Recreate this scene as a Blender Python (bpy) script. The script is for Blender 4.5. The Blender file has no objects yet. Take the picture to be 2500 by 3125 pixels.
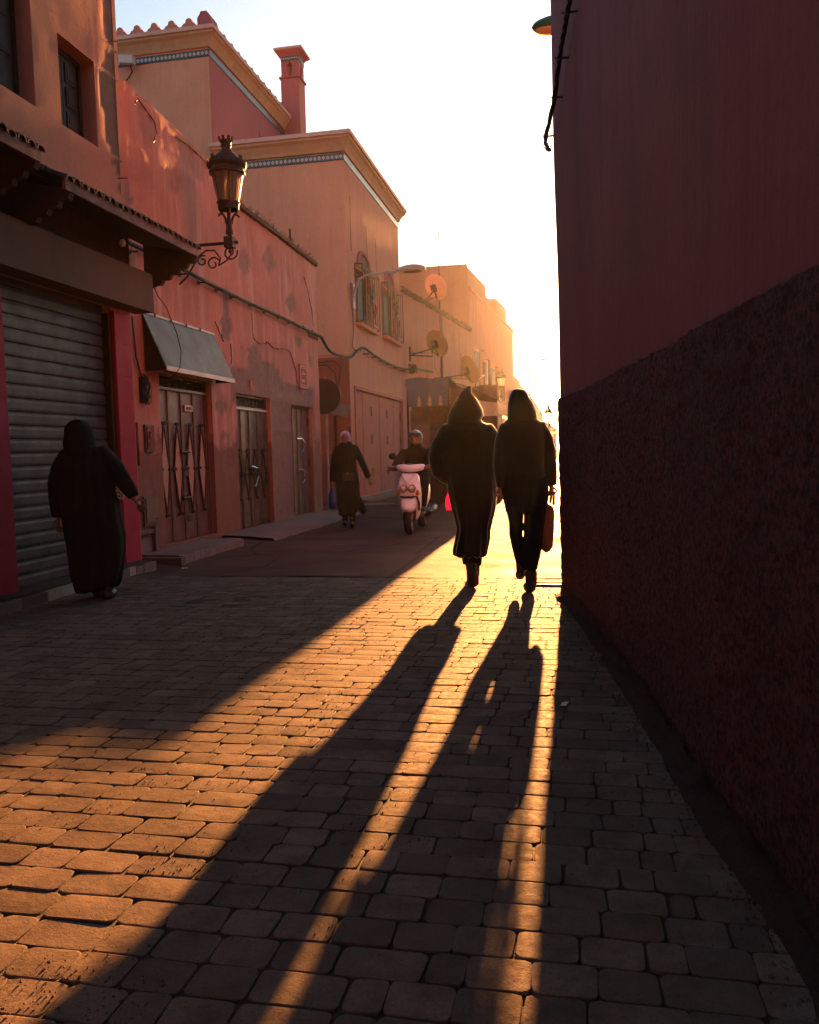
import bpy, bmesh, math, random
from mathutils import Vector, Matrix, noise
random.seed(7)
R = math.radians
sc = bpy.context.scene
COL = sc.collection
# world axes: x = across the street (right +), y = along the street (away), z = up; metres
# ------------------------------------------------------------------ camera
YAW, PITCH, ROLL = R(11.2), R(-4.24), R(1.4)
fw = Vector((-math.sin(YAW)*math.cos(PITCH), math.cos(YAW)*math.cos(PITCH), math.sin(PITCH)))
r0 = Vector((math.cos(YAW), math.sin(YAW), 0)); u0 = r0.cross(fw)
rt = math.cos(ROLL)*r0 - math.sin(ROLL)*u0; up = math.cos(ROLL)*u0 + math.sin(ROLL)*r0
cd = bpy.data.cameras.new('camera'); cam = bpy.data.objects.new('camera', cd); COL.objects.link(cam)
cd.sensor_fit = 'HORIZONTAL'; cd.sensor_width = 24; cd.lens = 24; cd.clip_start = .05; cd.clip_end = 3000
cam.matrix_world = Matrix(((rt.x, up.x, -fw.x, 0), (rt.y, up.y, -fw.y, 0), (rt.z, up.z, -fw.z, 1.33), (0, 0, 0, 1)))
sc.camera = cam
# ------------------------------------------------------------------ light
SUN_AZ, SUN_EL = R(.15), R(9.6)
world = bpy.data.worlds.new('World'); sc.world = world; world.use_nodes = True
wn = world.node_tree.nodes; wl = world.node_tree.links
sky = wn.new('ShaderNodeTexSky'); sky.sky_type = 'NISHITA'; sky.sun_disc = False
sky.sun_elevation = SUN_EL; sky.sun_rotation = SUN_AZ; sky.air_density = 1.0; sky.dust_density = 1.25; sky.ozone_density = 1.5
bg = wn['Background']; wl.new(sky.outputs[0], bg.inputs[0]); bg.inputs[1].default_value = 0.0275
ld = bpy.data.lights.new('sun', 'SUN'); sun = bpy.data.objects.new('sun', ld); COL.objects.link(sun)
ld.energy = 5.0; ld.angle = R(0.53); ld.color = (1.0, .40, .115)
sv = Vector((math.sin(SUN_AZ)*math.cos(SUN_EL), math.cos(SUN_AZ)*math.cos(SUN_EL), math.sin(SUN_EL)))
sun.rotation_euler = sv.to_track_quat('Z', 'Y').to_euler(); sun.location = (0, 20, 20)
vs = sc.view_settings; vs.view_transform = 'Standard'; vs.look = 'None'; vs.gamma = 1; vs.use_curve_mapping = False
vs.exposure = 3.27
cy = sc.cycles
cy.use_denoising = True; cy.max_bounces = 6; cy.diffuse_bounces = 4; cy.glossy_bounces = 3; cy.transmission_bounces = 6
cy.volume_bounces = 1; cy.transparent_max_bounces = 8; cy.sample_clamp_indirect = 6; cy.caustics_reflective = False; cy.caustics_refractive = False

# ------------------------------------------------------------------ material helpers
class NT:
    def __init__(s, name):
        s.m = bpy.data.materials.new(name); s.m.use_nodes = True
        s.n = s.m.node_tree.nodes; s.l = s.m.node_tree.links; s.b = s.n['Principled BSDF']
        s._pos = None
    def set(s, k, v):
        inp = s.b.inputs[k]
        if hasattr(v, 'links') or hasattr(v, 'is_linked'): s.l.new(v, inp)
        else: inp.default_value = v
    def pos(s, sc_=None):
        if s._pos is None: s._pos = s.n.new('ShaderNodeNewGeometry').outputs['Position']
        if sc_ is None: return s._pos
        mp = s.n.new('ShaderNodeMapping'); mp.inputs['Scale'].default_value = sc_; s.l.new(s._pos, mp.inputs[0]); return mp.outputs[0]
    def noise(s, scale, detail=4, rough=.6, vec=None, dist=0):
        n = s.n.new('ShaderNodeTexNoise'); n.inputs['Scale'].default_value = scale; n.inputs['Detail'].default_value = detail
        n.inputs['Roughness'].default_value = rough; n.inputs['Distortion'].default_value = dist
        s.l.new(vec if vec is not None else s.pos(), n.inputs['Vector']); return n.outputs[0]
    def voro(s, scale, vec=None, feat='F1'):
        n = s.n.new('ShaderNodeTexVoronoi'); n.inputs['Scale'].default_value = scale; n.feature = feat
        s.l.new(vec if vec is not None else s.pos(), n.inputs['Vector']); return n.outputs[0]
    def ramp(s, f, a, b, lo=0., hi=1.):
        n = s.n.new('ShaderNodeMapRange'); n.inputs[1].default_value = a; n.inputs[2].default_value = b
        n.inputs[3].default_value = lo; n.inputs[4].default_value = hi; s.l.new(f, n.inputs[0]); return n.outputs[0]
    def mix(s, f, a, b, mode='MIX'):
        n = s.n.new('ShaderNodeMix'); n.data_type = 'RGBA'; n.blend_type = mode
        for i, v in ((0, f), (6, a), (7, b)):
            if hasattr(v, 'is_linked'): s.l.new(v, n.inputs[i])
            elif i == 0: n.inputs[0].default_value = v
            else: n.inputs[i].default_value = (*v, 1) if len(v) == 3 else v
        return n.outputs[2]
    def math(s, op, a, b=0.):
        n = s.n.new('ShaderNodeMath'); n.operation = op
        for i, v in enumerate((a, b)):
            if hasattr(v, 'is_linked'): s.l.new(v, n.inputs[i])
            else: n.inputs[i].default_value = v
        return n.outputs[0]
    def attr(s, name):
        n = s.n.new('ShaderNodeAttribute'); n.attribute_name = name; return n.outputs['Fac']
    def bump(s, h, strength=.3, dist=.01):
        n = s.n.new('ShaderNodeBump'); n.inputs['Strength'].default_value = strength; n.inputs['Distance'].default_value = dist
        s.l.new(h, n.inputs['Height']); s.l.new(n.outputs[0], s.b.inputs['Normal'])

def plaster(name, c1, c2, c3=None, big=.9, streak=.5, bump=.35, bscale=28, rough=.9, patch=None, dado=None, dadoz=None, spec=.25, bdist=.006, speck=0., comb=0.):
    t = NT(name)
    f1 = t.ramp(t.noise(big, 6, .65, dist=.4), .35, .65)
    col = t.mix(f1, c1, c2)
    if c3:
        st = t.ramp(t.noise(1., 5, .65, vec=t.pos((4.5, 4.5, .32))), .5, .72, 0, streak)
        col = t.mix(st, col, c3)
        sp = t.ramp(t.noise(6, 4, .7), .62, .72, 0, .35); col = t.mix(sp, col, tuple(.7*v for v in c3))
    fine = t.noise(bscale, 6, .7)
    h = fine
    if dado:
        zz = t.n.new('ShaderNodeSeparateXYZ'); t.l.new(t.pos(), zz.inputs[0])
        e = t.math('ADD', zz.outputs[2], t.ramp(t.noise(2.2, 5, .7), .3, .7, -.35, .35))
        df = t.ramp(e, dadoz-.12, dadoz+.12, .85, 0)
        dcol = t.mix(t.ramp(t.noise(24, 8, .85), .4, .6), dado[0], dado[1]); col = t.mix(df, col, dcol)
        v = t.noise(70, 4, .8); h = t.math('ADD', fine, t.math('MULTIPLY', v, t.math('MULTIPLY', df, 1.6)))
    if patch:
        pf = t.attr('patch')
        pc = t.mix(t.ramp(t.noise(11, 8, .8), .35, .65), patch[0], patch[1]); col = t.mix(pf, col, pc)
    col = t.mix(t.ramp(fine, .3, .7, .0, .28), col, tuple(.45*v for v in c1))
    if comb:
        cf = t.noise(1., 4, .7, vec=t.pos((26, 26, 1.1))); col = t.mix(t.ramp(cf, .45, .68, 0, comb), col, tuple(.5*v for v in c1)); h = t.math('ADD', h, t.math('MULTIPLY', cf, .8))
    if speck: col = t.mix(t.ramp(t.noise(38, 3, .7), .46, .56), col, tuple(.30*v for v in c1))
    t.set('Base Color', col); t.set('Roughness', rough); t.set('Specular IOR Level', spec); t.bump(h, bump, bdist)
    return t.m

def simple(name, c, rough=.6, metal=0., var=.25, scale=12, bump=0., c2=None, spec=.4, wear=None):
    t = NT(name)
    f = t.ramp(t.noise(scale, 5, .65), .35, .65)
    col = t.mix(f, c, c2 if c2 else tuple(v*(1-var) for v in c))
    if wear: col = t.mix(t.ramp(t.noise(scale*.45, 6, .75), .54, .66), col, wear)
    t.set('Base Color', col); t.set('Roughness', t.ramp(f, 0, 1, max(.02, rough-.06), min(1, rough+.06))); t.set('Metallic', metal); t.set('Specular IOR Level', spec)
    if bump: t.bump(t.noise(scale*3, 5, .7), bump, .004)
    return t.m

def cloth(name, c, rough=.95, weave=240, c2=None, sheen=0.):
    t = NT(name)
    f = t.noise(3, 4, .6); col = t.mix(t.ramp(f, .3, .7), c, c2 if c2 else tuple(v*.7 for v in c))
    t.set('Base Color', col); t.set('Roughness', rough); t.set('Specular IOR Level', .15)
    if sheen: t.set('Sheen Weight', sheen); t.set('Sheen Roughness', .3)
    t.bump(t.noise(weave, 2, .6), .25, .003); return t.m

M = {}
M['shop_plaster'] = plaster('shop_plaster', (.50, .205, .135), (.42, .175, .12), (.29, .155, .12), streak=.55, patch=((.17, .115, .09), (.11, .08, .07)))
M['old_plaster'] = plaster('old_plaster', (.56, .215, .16), (.38, .135, .105), (.54, .34, .30), streak=.95, comb=.4, patch=((.25, .18, .155), (.15, .105, .092)),
                           dado=((.16, .075, .05), (.09, .05, .04)), dadoz=1.55, bump=.45)
M['riad_ochre'] = plaster('riad_ochre', (.60, .31, .195), (.52, .26, .165), (.40, .185, .13), streak=.45, comb=.15, bump=.15)
M['riad_side'] = plaster('riad_side', (.36, .105, .115), (.32, .095, .10), (.28, .085, .085), streak=.25, bump=.1)
M['riad_street'] = plaster('riad_street', (.52, .21, .14), (.46, .18, .12), (.34, .13, .10), streak=.55, bump=.15)
M['riad_base'] = plaster('riad_base', (.34, .10, .07), (.27, .085, .06), (.20, .08, .06), streak=.4, bump=.3, dado=((.13, .07, .05), (.09, .055, .045)), dadoz=1.0)
M['cornice'] = plaster('cornice', (.44, .27, .14), (.37, .225, .12), (.56, .42, .35), streak=.4, bump=.1)
M['coping'] = plaster('coping', (.62, .42, .36), (.52, .33, .27), (.36, .22, .18), bump=.25)
M['far_plaster'] = plaster('far_plaster', (.50, .20, .13), (.42, .165, .11), (.26, .12, .09), streak=.7, bump=.35)
M['far_ochre'] = plaster('far_ochre', (.36, .20, .11), (.30, .165, .09), (.22, .12, .08), streak=.5, bump=.3)
M['far_pale'] = plaster('far_pale', (.48, .26, .18), (.42, .21, .15), (.30, .15, .11), streak=.6, bump=.3)
M['right_plaster'] = plaster('right_plaster', (.33, .13, .122), (.25, .10, .094), (.14, .064, .058), big=.7, streak=.45, comb=.18, bump=.5, bscale=20)
M['roughcast'] = plaster('roughcast', (.165, .075, .066), (.105, .052, .046), (.05, .03, .027), big=1.4, streak=.3, bump=1., bscale=48, bdist=.02, speck=1.)
M['cement'] = plaster('cement', (.17, .135, .115), (.12, .095, .085), (.08, .065, .06), bump=.5, streak=.3)
M['dirt'] = plaster('dirt', (.05, .032, .024), (.035, .024, .02), (.025, .018, .015), big=3, bump=.9, bscale=60, bdist=.02)
M['pink_tile'] = simple('pink_tile', (.36, .028, .06), .75, var=.18, scale=3, spec=.15)
M['shutter_metal'] = simple('shutter_metal', (.075, .062, .055), .6, .2, scale=5, c2=(.05, .041, .037), wear=(.038, .029, .025))
M['dark_wood'] = simple('dark_wood', (.03, .022, .018), .6, var=.4, scale=9)
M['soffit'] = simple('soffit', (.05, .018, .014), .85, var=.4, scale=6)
M['tile_clay'] = simple('tile_clay', (.075, .03, .024), .8, var=.5, scale=9, bump=.4)
M['fascia'] = simple('fascia', (.20, .05, .04), .75, scale=7, c2=(.10, .03, .025), wear=(.24, .12, .09))
M['beam'] = plaster('beam', (.15, .08, .058), (.11, .06, .047), (.09, .05, .04), bump=.3)
M['door_mauve'] = simple('door_mauve', (.19, .10, .085), .48, .25, scale=4, c2=(.14, .08, .07), spec=.45)
M['door_bright'] = simple('door_bright', (.52, .26, .21), .4, .2, var=.12, scale=4)
M['door_steel'] = simple('door_steel', (.21, .185, .16), .34, .55, scale=4, c2=(.12, .09, .075), wear=(.11, .06, .045))
M['door_brown'] = simple('door_brown', (.17, .095, .072), .6, .1, scale=4, c2=(.12, .07, .055))
M['door_pink'] = simple('door_pink', (.42, .095, .10), .8, 0, scale=3, c2=(.33, .08, .085), spec=.15)
M['iron'] = simple('iron', (.022, .018, .016), .55, .4, scale=14, c2=(.05, .03, .022), spec=.4)
M['rust_iron'] = simple('rust_iron', (.07, .04, .028), .65, .5, scale=14, c2=(.03, .02, .017))
M['chrome'] = simple('chrome', (.55, .53, .5), .22, 1., var=.15)
M['lamp_iron'] = simple('lamp_iron', (.034, .030, .028), .65, .2, scale=18, c2=(.022, .02, .019), spec=.25)
M['cable'] = simple('cable', (.018, .015, .014), .6, scale=40)
M['sheet_grey'] = simple('sheet_grey', (.062, .066, .078), .6, .1, scale=3, c2=(.05, .053, .062), wear=(.08, .08, .082))
M['white_paint'] = simple('white_paint', (.5, .45, .41), .5, scale=5, var=.15)
M['lamp_grey'] = simple('lamp_grey', (.30, .25, .24), .45, .2, scale=6)
M['dish_grey'] = simple('dish_grey', (.15, .07, .055), .8, .0, scale=4, c2=(.11, .052, .042), spec=.1)
M['dish_pale'] = simple('dish_pale', (.62, .38, .28), .6, .0, scale=4, var=.15, spec=.2)
M['green_enamel'] = simple('green_enamel', (.02, .13, .11), .35, .1, scale=6)
M['blue_cloth'] = cloth('blue_cloth', (.085, .105, .16), c2=(.06, .075, .115), weave=60)
M['grey_sheet'] = cloth('grey_sheet', (.26, .22, .22), c2=(.18, .15, .15), weave=60)
M['pale_sheet'] = cloth('pale_sheet', (.42, .30, .24), c2=(.32, .22, .18), weave=60)
M['ornament'] = simple('ornament', (.42, .27, .15), .7)
M['planks'] = simple('planks', (.10, .055, .035), .75, scale=6, c2=(.05, .03, .022), bump=.3)
M['thatch'] = simple('thatch', (.10, .055, .035), .95, scale=20, c2=(.05, .03, .02), bump=.6)
M['brick_raw'] = plaster('brick_raw', (.20, .10, .07), (.14, .075, .055), (.09, .05, .04), big=5, bump=.9)
M['stone'] = simple('stone', (.20, .165, .145), .7, scale=5, c2=(.13, .105, .09), bump=.3)
M['stone_pale'] = simple('stone_pale', (.42, .33, .27), .6, scale=4, c2=(.33, .25, .2))
M['litter'] = simple('litter', (.7, .68, .66), .6)
def glassy():
    t = NT('lamp_glass'); t.set('Base Color', (.26, .21, .19, 1)); t.set('Roughness', .35); t.set('Transmission Weight', .75); t.set('IOR', 1.1)
    t.set('Alpha', .8); return t.m
M['lamp_glass'] = glassy()
def frost():
    t = NT('frosted_globe'); t.set('Base Color', (.75, .6, .45, 1)); t.set('Roughness', .5); t.set('Transmission Weight', .6); t.set('IOR', 1.2); return t.m
M['frosted'] = frost()
def paver_mat():
    t = NT('paver_concrete')
    isl = t.n.new('ShaderNodeObjectInfo').outputs['Random']
    at = t.attr('tone')
    rnd = t.math('FRACT', t.math('ADD', isl, at))
    col = t.mix(rnd, (.185, .135, .100), (.118, .087, .066))
    col = t.mix(t.ramp(t.noise(5, 6, .7), .42, .68, 0, .7), col, (.06, .043, .034))
    col = t.mix(t.ramp(t.noise(120, 3, .8), .5, .7, 0, .5), col, (.04, .03, .026))
    t.set('Base Color', col); t.set('Roughness', t.ramp(t.noise(30, 4, .6), .3, .7, .62, .85)); t.set('Specular IOR Level', .02)
    h = t.math('ADD', t.math('MULTIPLY', t.noise(150, 4, .75), .55), t.noise(22, 4, .6)); t.bump(h, .5, .005); return t.m
M['paver'] = paver_mat()
def asphalt():
    t = NT('asphalt')
    col = t.mix(t.ramp(t.noise(.7, 6, .65), .35, .65), (.098, .070, .055), (.05, .037, .030))
    col = t.mix(t.ramp(t.noise(220, 2, .8), .45, .7, 0, .6), col, (.12, .09, .07))
    cr = t.ramp(t.voro(.55, t.pos(), 'DISTANCE_TO_EDGE'), 0, .012, .75, 0); col = t.mix(cr, col, (.02, .015, .012))
    t.set('Base Color', col); t.set('Roughness', t.ramp(t.noise(1.3, 5, .6), .3, .7, .6, .82)); t.set('Specular IOR Level', .018)
    h = t.math('ADD', t.noise(150, 3, .8), t.math('MULTIPLY', t.noise(9, 5, .6), .8)); t.bump(h, .6, .008); return t.m
M['asphalt'] = asphalt()
M['ground'] = simple('ground', (.11, .075, .055), .9, scale=1.2, bump=.3)

# ------------------------------------------------------------------ mesh helpers
class MB:
    def __init__(s): s.v = []; s.f = []; s.tone = []
    def quad(s, a, b, c, d): i = len(s.v); s.v += [a, b, c, d]; s.f.append((i, i+1, i+2, i+3)); return s
    def poly(s, pts): i = len(s.v); s.v += list(pts); s.f.append(tuple(range(i, i+len(pts)))); return s
    def box(s, x0, x1, y0, y1, z0, z1):
        i = len(s.v); s.v += [(x, y, z) for z in (z0, z1) for y in (y0, y1) for x in (x0, x1)]
        s.f += [tuple(i+k for k in q) for q in ((0, 2, 3, 1), (4, 5, 7, 6), (0, 1, 5, 4), (2, 6, 7, 3), (0, 4, 6, 2), (1, 3, 7, 5))]; return s
    def obox(s, c, ax, ay, az):
        c, ax, ay, az = map(Vector, (c, ax, ay, az)); i = len(s.v)
        s.v += [tuple(c+ax*a+ay*b+az*d) for d in (-1, 1) for b in (-1, 1) for a in (-1, 1)]
        s.f += [tuple(i+k for k in q) for q in ((0, 2, 3, 1), (4, 5, 7, 6), (0, 1, 5, 4), (2, 6, 7, 3), (0, 4, 6, 2), (1, 3, 7, 5))]; return s
    def bar(s, a, b, w, h=None):
        a, b = Vector(a), Vector(b); d = (b-a); L = d.length; d.normalize()
        side = d.cross(Vector((0, 0, 1)));
        if side.length < .01: side = Vector((1, 0, 0))
        side.normalize(); u = side.cross(d); return s.obox((a+b)/2, d*L/2, side*w/2, u*(h or w)/2)
    def rings(s, R_, cap=True, close=False):
        i = len(s.v); n = len(R_[0])
        for r in R_: s.v += [tuple(p) for p in r]
        m = len(R_)
        for j in range(m-1 if not close else m):
            a = i+j*n; b = i+((j+1) % m)*n
            for k in range(n): s.f.append((a+k, a+(k+1) % n, b+(k+1) % n, b+k))
        if cap and not close:
            s.f.append(tuple(i+k for k in reversed(range(n)))); s.f.append(tuple(i+(m-1)*n+k for k in range(n)))
        return s
    def tube(s, pts, r, n=8, cap=True, flat=1.):
        pts = [Vector(p) for p in pts]; Rg = []; prev = None
        for j, p in enumerate(pts):
            d = (pts[min(j+1, len(pts)-1)]-pts[max(j-1, 0)])
            if d.length < 1e-9: d = Vector((0, 0, 1))
            d.normalize()
            if prev is None:
                ref = Vector((0, 0, 1)) if abs(d.z) < .9 else Vector((1, 0, 0)); a = d.cross(ref).normalized()
            else:
                a = prev - d*prev.dot(d)
                a = a.normalized() if a.length > 1e-6 else d.orthogonal().normalized()
            prev = a; b = d.cross(a); rr = r[j] if isinstance(r, (list, tuple)) else r
            Rg.append([p+(a*math.cos(2*math.pi*k/n)+b*math.sin(2*math.pi*k/n)*flat)*rr for k in range(n)])
        return s.rings(Rg, cap)
    def lathe(s, prof, c, n=16, cap=True):
        c = Vector(c)
        return s.rings([[c+Vector((r*math.cos(2*math.pi*k/n), r*math.sin(2*math.pi*k/n), z)) for k in range(n)] for r, z in prof], cap)
    def ell(s, c, rx, ry, rz, n=14, m=8, rot=None):
        c = Vector(c); Rg = []
        for j in range(m+1):
            a = -math.pi/2 + math.pi*j/m; a = max(-1.5, min(1.5, a))
            ring = []
            for k in range(n):
                v = Vector((rx*math.cos(a)*math.cos(2*math.pi*k/n), ry*math.cos(a)*math.sin(2*math.pi*k/n), rz*math.sin(a)))
                if rot: v = rot @ v
                ring.append(c+v)
            Rg.append(ring)
        return s.rings(Rg)
    def prism(s, pts, d):
        d = Vector(d); a = [Vector(p) for p in pts]; return s.rings([a, [p+d for p in a]])
    def grid(s, P):
        i = len(s.v); m = len(P); n = len(P[0])
        for r in P: s.v += [tuple(p) for p in r]
        for a in range(m-1):
            for b in range(n-1): s.f.append((i+a*n+b, i+a*n+b+1, i+(a+1)*n+b+1, i+(a+1)*n+b))
        return s
    def build(s, name, mat, parent=None, smooth=False, origin=None, loc=None, fix=True):
        me = bpy.data.meshes.new(name)
        o_ = Vector((0, 0, 0))
        if origin is not None: o_ = Vector(origin)
        elif parent is not None:
            p = parent
            while p is not None: o_ += p.location; p = p.parent
        me.from_pydata([tuple(Vector(v)-o_) for v in s.v], [], s.f)
        if fix:
            bm = bmesh.new(); bm.from_mesh(me); bmesh.ops.recalc_face_normals(bm, faces=bm.faces); bm.to_mesh(me); bm.free()
        if smooth:
            me.polygons.foreach_set('use_smooth', [True]*len(me.polygons))
        if len(s.tone) == len(s.v) and s.tone:
            at = me.attributes.new('tone', 'FLOAT', 'POINT'); at.data.foreach_set('value', s.tone)
        me.materials.append(M[mat] if isinstance(mat, str) else mat)
        o = bpy.data.objects.new(name, me); COL.objects.link(o)
        if parent is not None: o.parent = parent
        if loc is not None: o.location = loc
        return o
def tag(o, label, cat, group=None, kind=None):
    if label: o['label'] = label
    if cat: o['category'] = cat
    if group: o['group'] = group
    o['kind'] = kind or 'thing'
    return o
def thing(name, label, cat, loc=(0, 0, 0), group=None, rz=0):
    o = bpy.data.objects.new(name, None); COL.objects.link(o); o.location = loc; o.rotation_euler = (0, 0, rz); o.empty_display_size = .1
    return tag(o, label, cat, group)
def demote(t, parent):
    """make a built-up piece a part of its building, staying where it stands"""
    t.parent = parent; t.location = t.location-parent.location
    for k in ('category', 'group', 'kind'):
        if k in t: del t[k]
    return t
def struct(o): o['kind'] = 'structure'; return o
def copy_tree(o, parent=None):
    c = o.copy(); COL.objects.link(c); c.parent = parent
    for k in ('label', 'group', 'category'):
        if k in o: c[k] = o[k]
    for ch in list(o.children): copy_tree(ch, c)
    return c
def smooth_shade(o, ang=40):
    me = o.data; me.polygons.foreach_set('use_smooth', [True]*len(me.polygons))
    try: me.set_sharp_from_angle(angle=R(ang))
    except Exception: pass
    return o
def pip(p, poly):
    x, y = p; ins = False; j = len(poly)-1
    for i in range(len(poly)):
        xi, yi = poly[i]; xj, yj = poly[j]
        if (yi > y) != (yj > y) and x < (xj-xi)*(y-yi)/(yj-yi)+xi: ins = not ins
        j = i
    return ins
def lerp_poly(tab, x):
    if x <= tab[0][0]: return tab[0][1]
    for (a, b), (c, d) in zip(tab, tab[1:]):
        if x <= c: return b+(d-b)*(x-a)/(c-a)
    return tab[-1][1]
def cuts(a, b, step, extra):
    n = max(1, int((b-a)/step)); L = [a+(b-a)*k/n for k in range(n+1)]
    L = [v for v in L if all(abs(v-e) > step*.4 for e in extra)]+[e for e in extra if a <= e <= b]
    return sorted(set(round(v, 4) for v in L))
def facade(name, mat, parent, x, y0, y1, z0, top, openings=(), step=.12, rough_=.006, patches=(), depth=.22, face=+1, top_jag=0., seed=0, patch_depth=.02, uneven=1.):
    """street wall in the plane x, facing +x; openings (y0,y1,z0,z1); patches (polygon in y,z ; value)"""
    ey = [v for o in openings for v in o[:2]]; ez = [v for o in openings for v in o[2:4]]
    zt = max(v for _, v in top) if not isinstance(top, (int, float)) else top
    tab = top if not isinstance(top, (int, float)) else [(y0, top), (y1, top)]
    Y = cuts(y0, y1, step, ey+[y0, y1]); Z = cuts(z0, zt, step, ez+[z0, zt])
    me_v = []; pv = []; idx = {}
    mb = MB()
    def vert(i, j):
        if (i, j) in idx: return idx[(i, j)]
        y, z = Y[i], Z[j]
        tz = lerp_poly(tab, y) + (top_jag*(noise.noise(Vector((y*6, seed, 0)))+.5*noise.noise(Vector((y*19, seed, 3)))) if top_jag else 0)
        zz = min(z, tz); p = 0.
        for poly, val in patches:
            w = .05*noise.noise(Vector((y*7, zz*7, seed)))
            if pip((y+w, zz+w), poly): p = max(p, val)
        onedge = any(abs(y-e) < 1e-3 for e in ey) or any(abs(zz-e) < 1e-3 for e in ez)
        d = rough_*(noise.noise(Vector((y*1.3, zz*1.3, seed)))+.4*noise.noise(Vector((y*5, zz*5, seed+9))))*uneven
        if p > 0: d -= patch_depth*(.6+.5*noise.noise(Vector((y*9, zz*9, 2))))
        if onedge: d = 0
        k = len(mb.v); mb.v.append((x+face*d, y, zz)); pv.append(p); idx[(i, j)] = k; return k
    for i in range(len(Y)-1):
        ym = (Y[i]+Y[i+1])/2; tz = lerp_poly(tab, ym)
        for j in range(len(Z)-1):
            zm = (Z[j]+Z[j+1])/2
            if Z[j] >= tz+.02: continue
            if any(o[0] < ym < o[1] and o[2] < zm < o[3] for o in openings): continue
            mb.f.append((vert(i, j), vert(i+1, j), vert(i+1, j+1), vert(i, j+1)))
    for o in openings:
        a, b, c, d = o[:4]; dp = o[4] if len(o) > 4 else depth
        for q in (((a, c), (a, d)), ((a, d), (b, d)), ((b, d), (b, c)), ((b, c), (a, c))):
            (ya, za), (yb, zb) = q; k = len(mb.v)
            mb.v += [(x, ya, za), (x, yb, zb), (x-face*dp, yb, zb), (x-face*dp, ya, za)]; pv += [0]*4; mb.f.append((k, k+1, k+2, k+3))
    # closing body behind the face: thickness to the back
    ob = mb.build(name, mat, parent, smooth=False, fix=False)
    bm = bmesh.new(); bm.from_mesh(ob.data); bmesh.ops.recalc_face_normals(bm, faces=bm.faces); bm.to_mesh(ob.data); bm.free()
    at = ob.data.attributes.new('patch', 'FLOAT', 'POINT'); at.data.foreach_set('value', pv)
    smooth_shade(ob, 35)
    return ob
# ------------------------------------------------------------------ ground, road, pavement
g = MB(); g.quad((-300, -60, -.09), (300, -60, -.09), (300, 900, -.09), (-300, 900, -.09)); struct(g.build('ground', 'ground'))
PAV_END = 8.42
rd = MB(); P = []
ys = []; y = PAV_END-.02
while y < 120: ys.append(y); y += .16 if y < 20 else (.5 if y < 40 else 3)
xs = [-9.5+.22*k for k in range(0, 108)]
for y in ys:
    row = []
    for x in xs:
        z = -.012 + .012*noise.noise(Vector((x*.6, y*.6, 0))) + .005*noise.noise(Vector((x*2.3, y*2.3, 5)))
        z += .05*max(0, min(1, (-4.6-x)/.5))*(1 if y > 9 else 0)
        if y < PAV_END+.01: z += .016
        elif y < PAV_END+.4: z += .010
        row.append((x, y+(.07*noise.noise(Vector((x*2.3, 0, 1)))+.04*noise.noise(Vector((x*9, 0, 1))) if y < PAV_END+.01 else 0), z))
    P.append(row)
rd.grid(P); struct(smooth_shade(rd.build('road', 'asphalt'), 80))
# pavement: setts in rows across the street
pave = MB(); pave.quad((-5.05, -3.2, -.0066), (1.4, -3.2, -.0066), (1.4, PAV_END, -.0066), (-5.05, PAV_END, -.0066))
pavement = struct(pave.build('pavement', 'dirt'))
ROW = .129
def right_x(s):    # wall foot along the right-hand side
    return lerp_poly([(-24, 2.0), (-6, 1.1), (-1, .85), (1, .72), (2.16, .63), (2.56, .58), (2.96, .52), (3.67, .45), (4.83, .31), (6.19, .14), (7.25, -.025), (7.5, -.055), (9, -.055)], s)
def left_x(s): return -4.86
def sett_rings(w, d, seed, jit=1.):
    rr = random.Random(seed); r = min(.020, w*.25); pts = []
    hx, hy = w/2, d/2
    skew = rr.uniform(-.004, .004)*jit
    for (cx, cy_, a0) in ((hx-r, hy-r, 0), (-hx+r, hy-r, 90), (-hx+r, -hy+r, 180), (hx-r, -hy+r, 270)):
        for k in range(3):
            a = R(a0+45*k); pts.append((cx+r*math.cos(a)+rr.uniform(-.0022, .0022)+skew*(cy_ > 0), cy_+r*math.sin(a)+rr.uniform(-.0022, .0022)))
    def ring(sc_, z): return [Vector((x*sc_ if abs(x) > 0 else 0, y*sc_, z)) for x, y in pts]
    def inset(m, z): return [Vector((x-math.copysign(min(m, abs(x)), x), y-math.copysign(min(m, abs(y)), y), z+rr.uniform(-.0004, .0004))) for x, y in pts]
    return [inset(0, -.05), inset(.0, -.0055), inset(.0007, -.0015), inset(.0026, -.0002), inset(.006, .0)]
rows = []; setts = []
rg = random.Random(11)
s = -2.6; ri = 0
base_w = [rg.choice((.105, .155, .16, .165, .165, .17, .225, .235))*rg.uniform(.98, 1.02) for _ in range(60)]
shift = 0.
while s < PAV_END-.05:
    d = ROW+rg.uniform(-.003, .003); xe = right_x(s)-.055; x = left_x(s)-.3+shift; wob = rg.uniform(-.004, .004); k_ = 0
    while x < xe:
        w = base_w[k_ % 60]; k_ += 1
        if rg.random() < .12: w *= rg.choice((.7, .8, 1.2))
        if x > left_x(s)-.12: setts.append((x+w/2, s+d/2+.005*math.sin(x*1.7+ri*.2)+wob, w, d))
        x += w+.0015
    shift = (shift+rg.choice((.0, .03, .06, .085)))% .2
    if ri % 9 == 8: rg.shuffle(base_w)
    s += d+.0005; ri += 1
cpos = cam.matrix_world.translation; minv = cam.matrix_world.inverted()
def inview(p):
    q = minv @ Vector(p); return q.z < -.1 and abs(q.x/q.z) < .53 and abs(q.y/q.z) < .66
near = sorted(range(len(setts)), key=lambda i: (0 if inview((setts[i][0], setts[i][1], 0)) else 1, (Vector((setts[i][0], setts[i][1], 0))-cpos).length))
own = set(near[:298])
variants = {}
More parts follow.
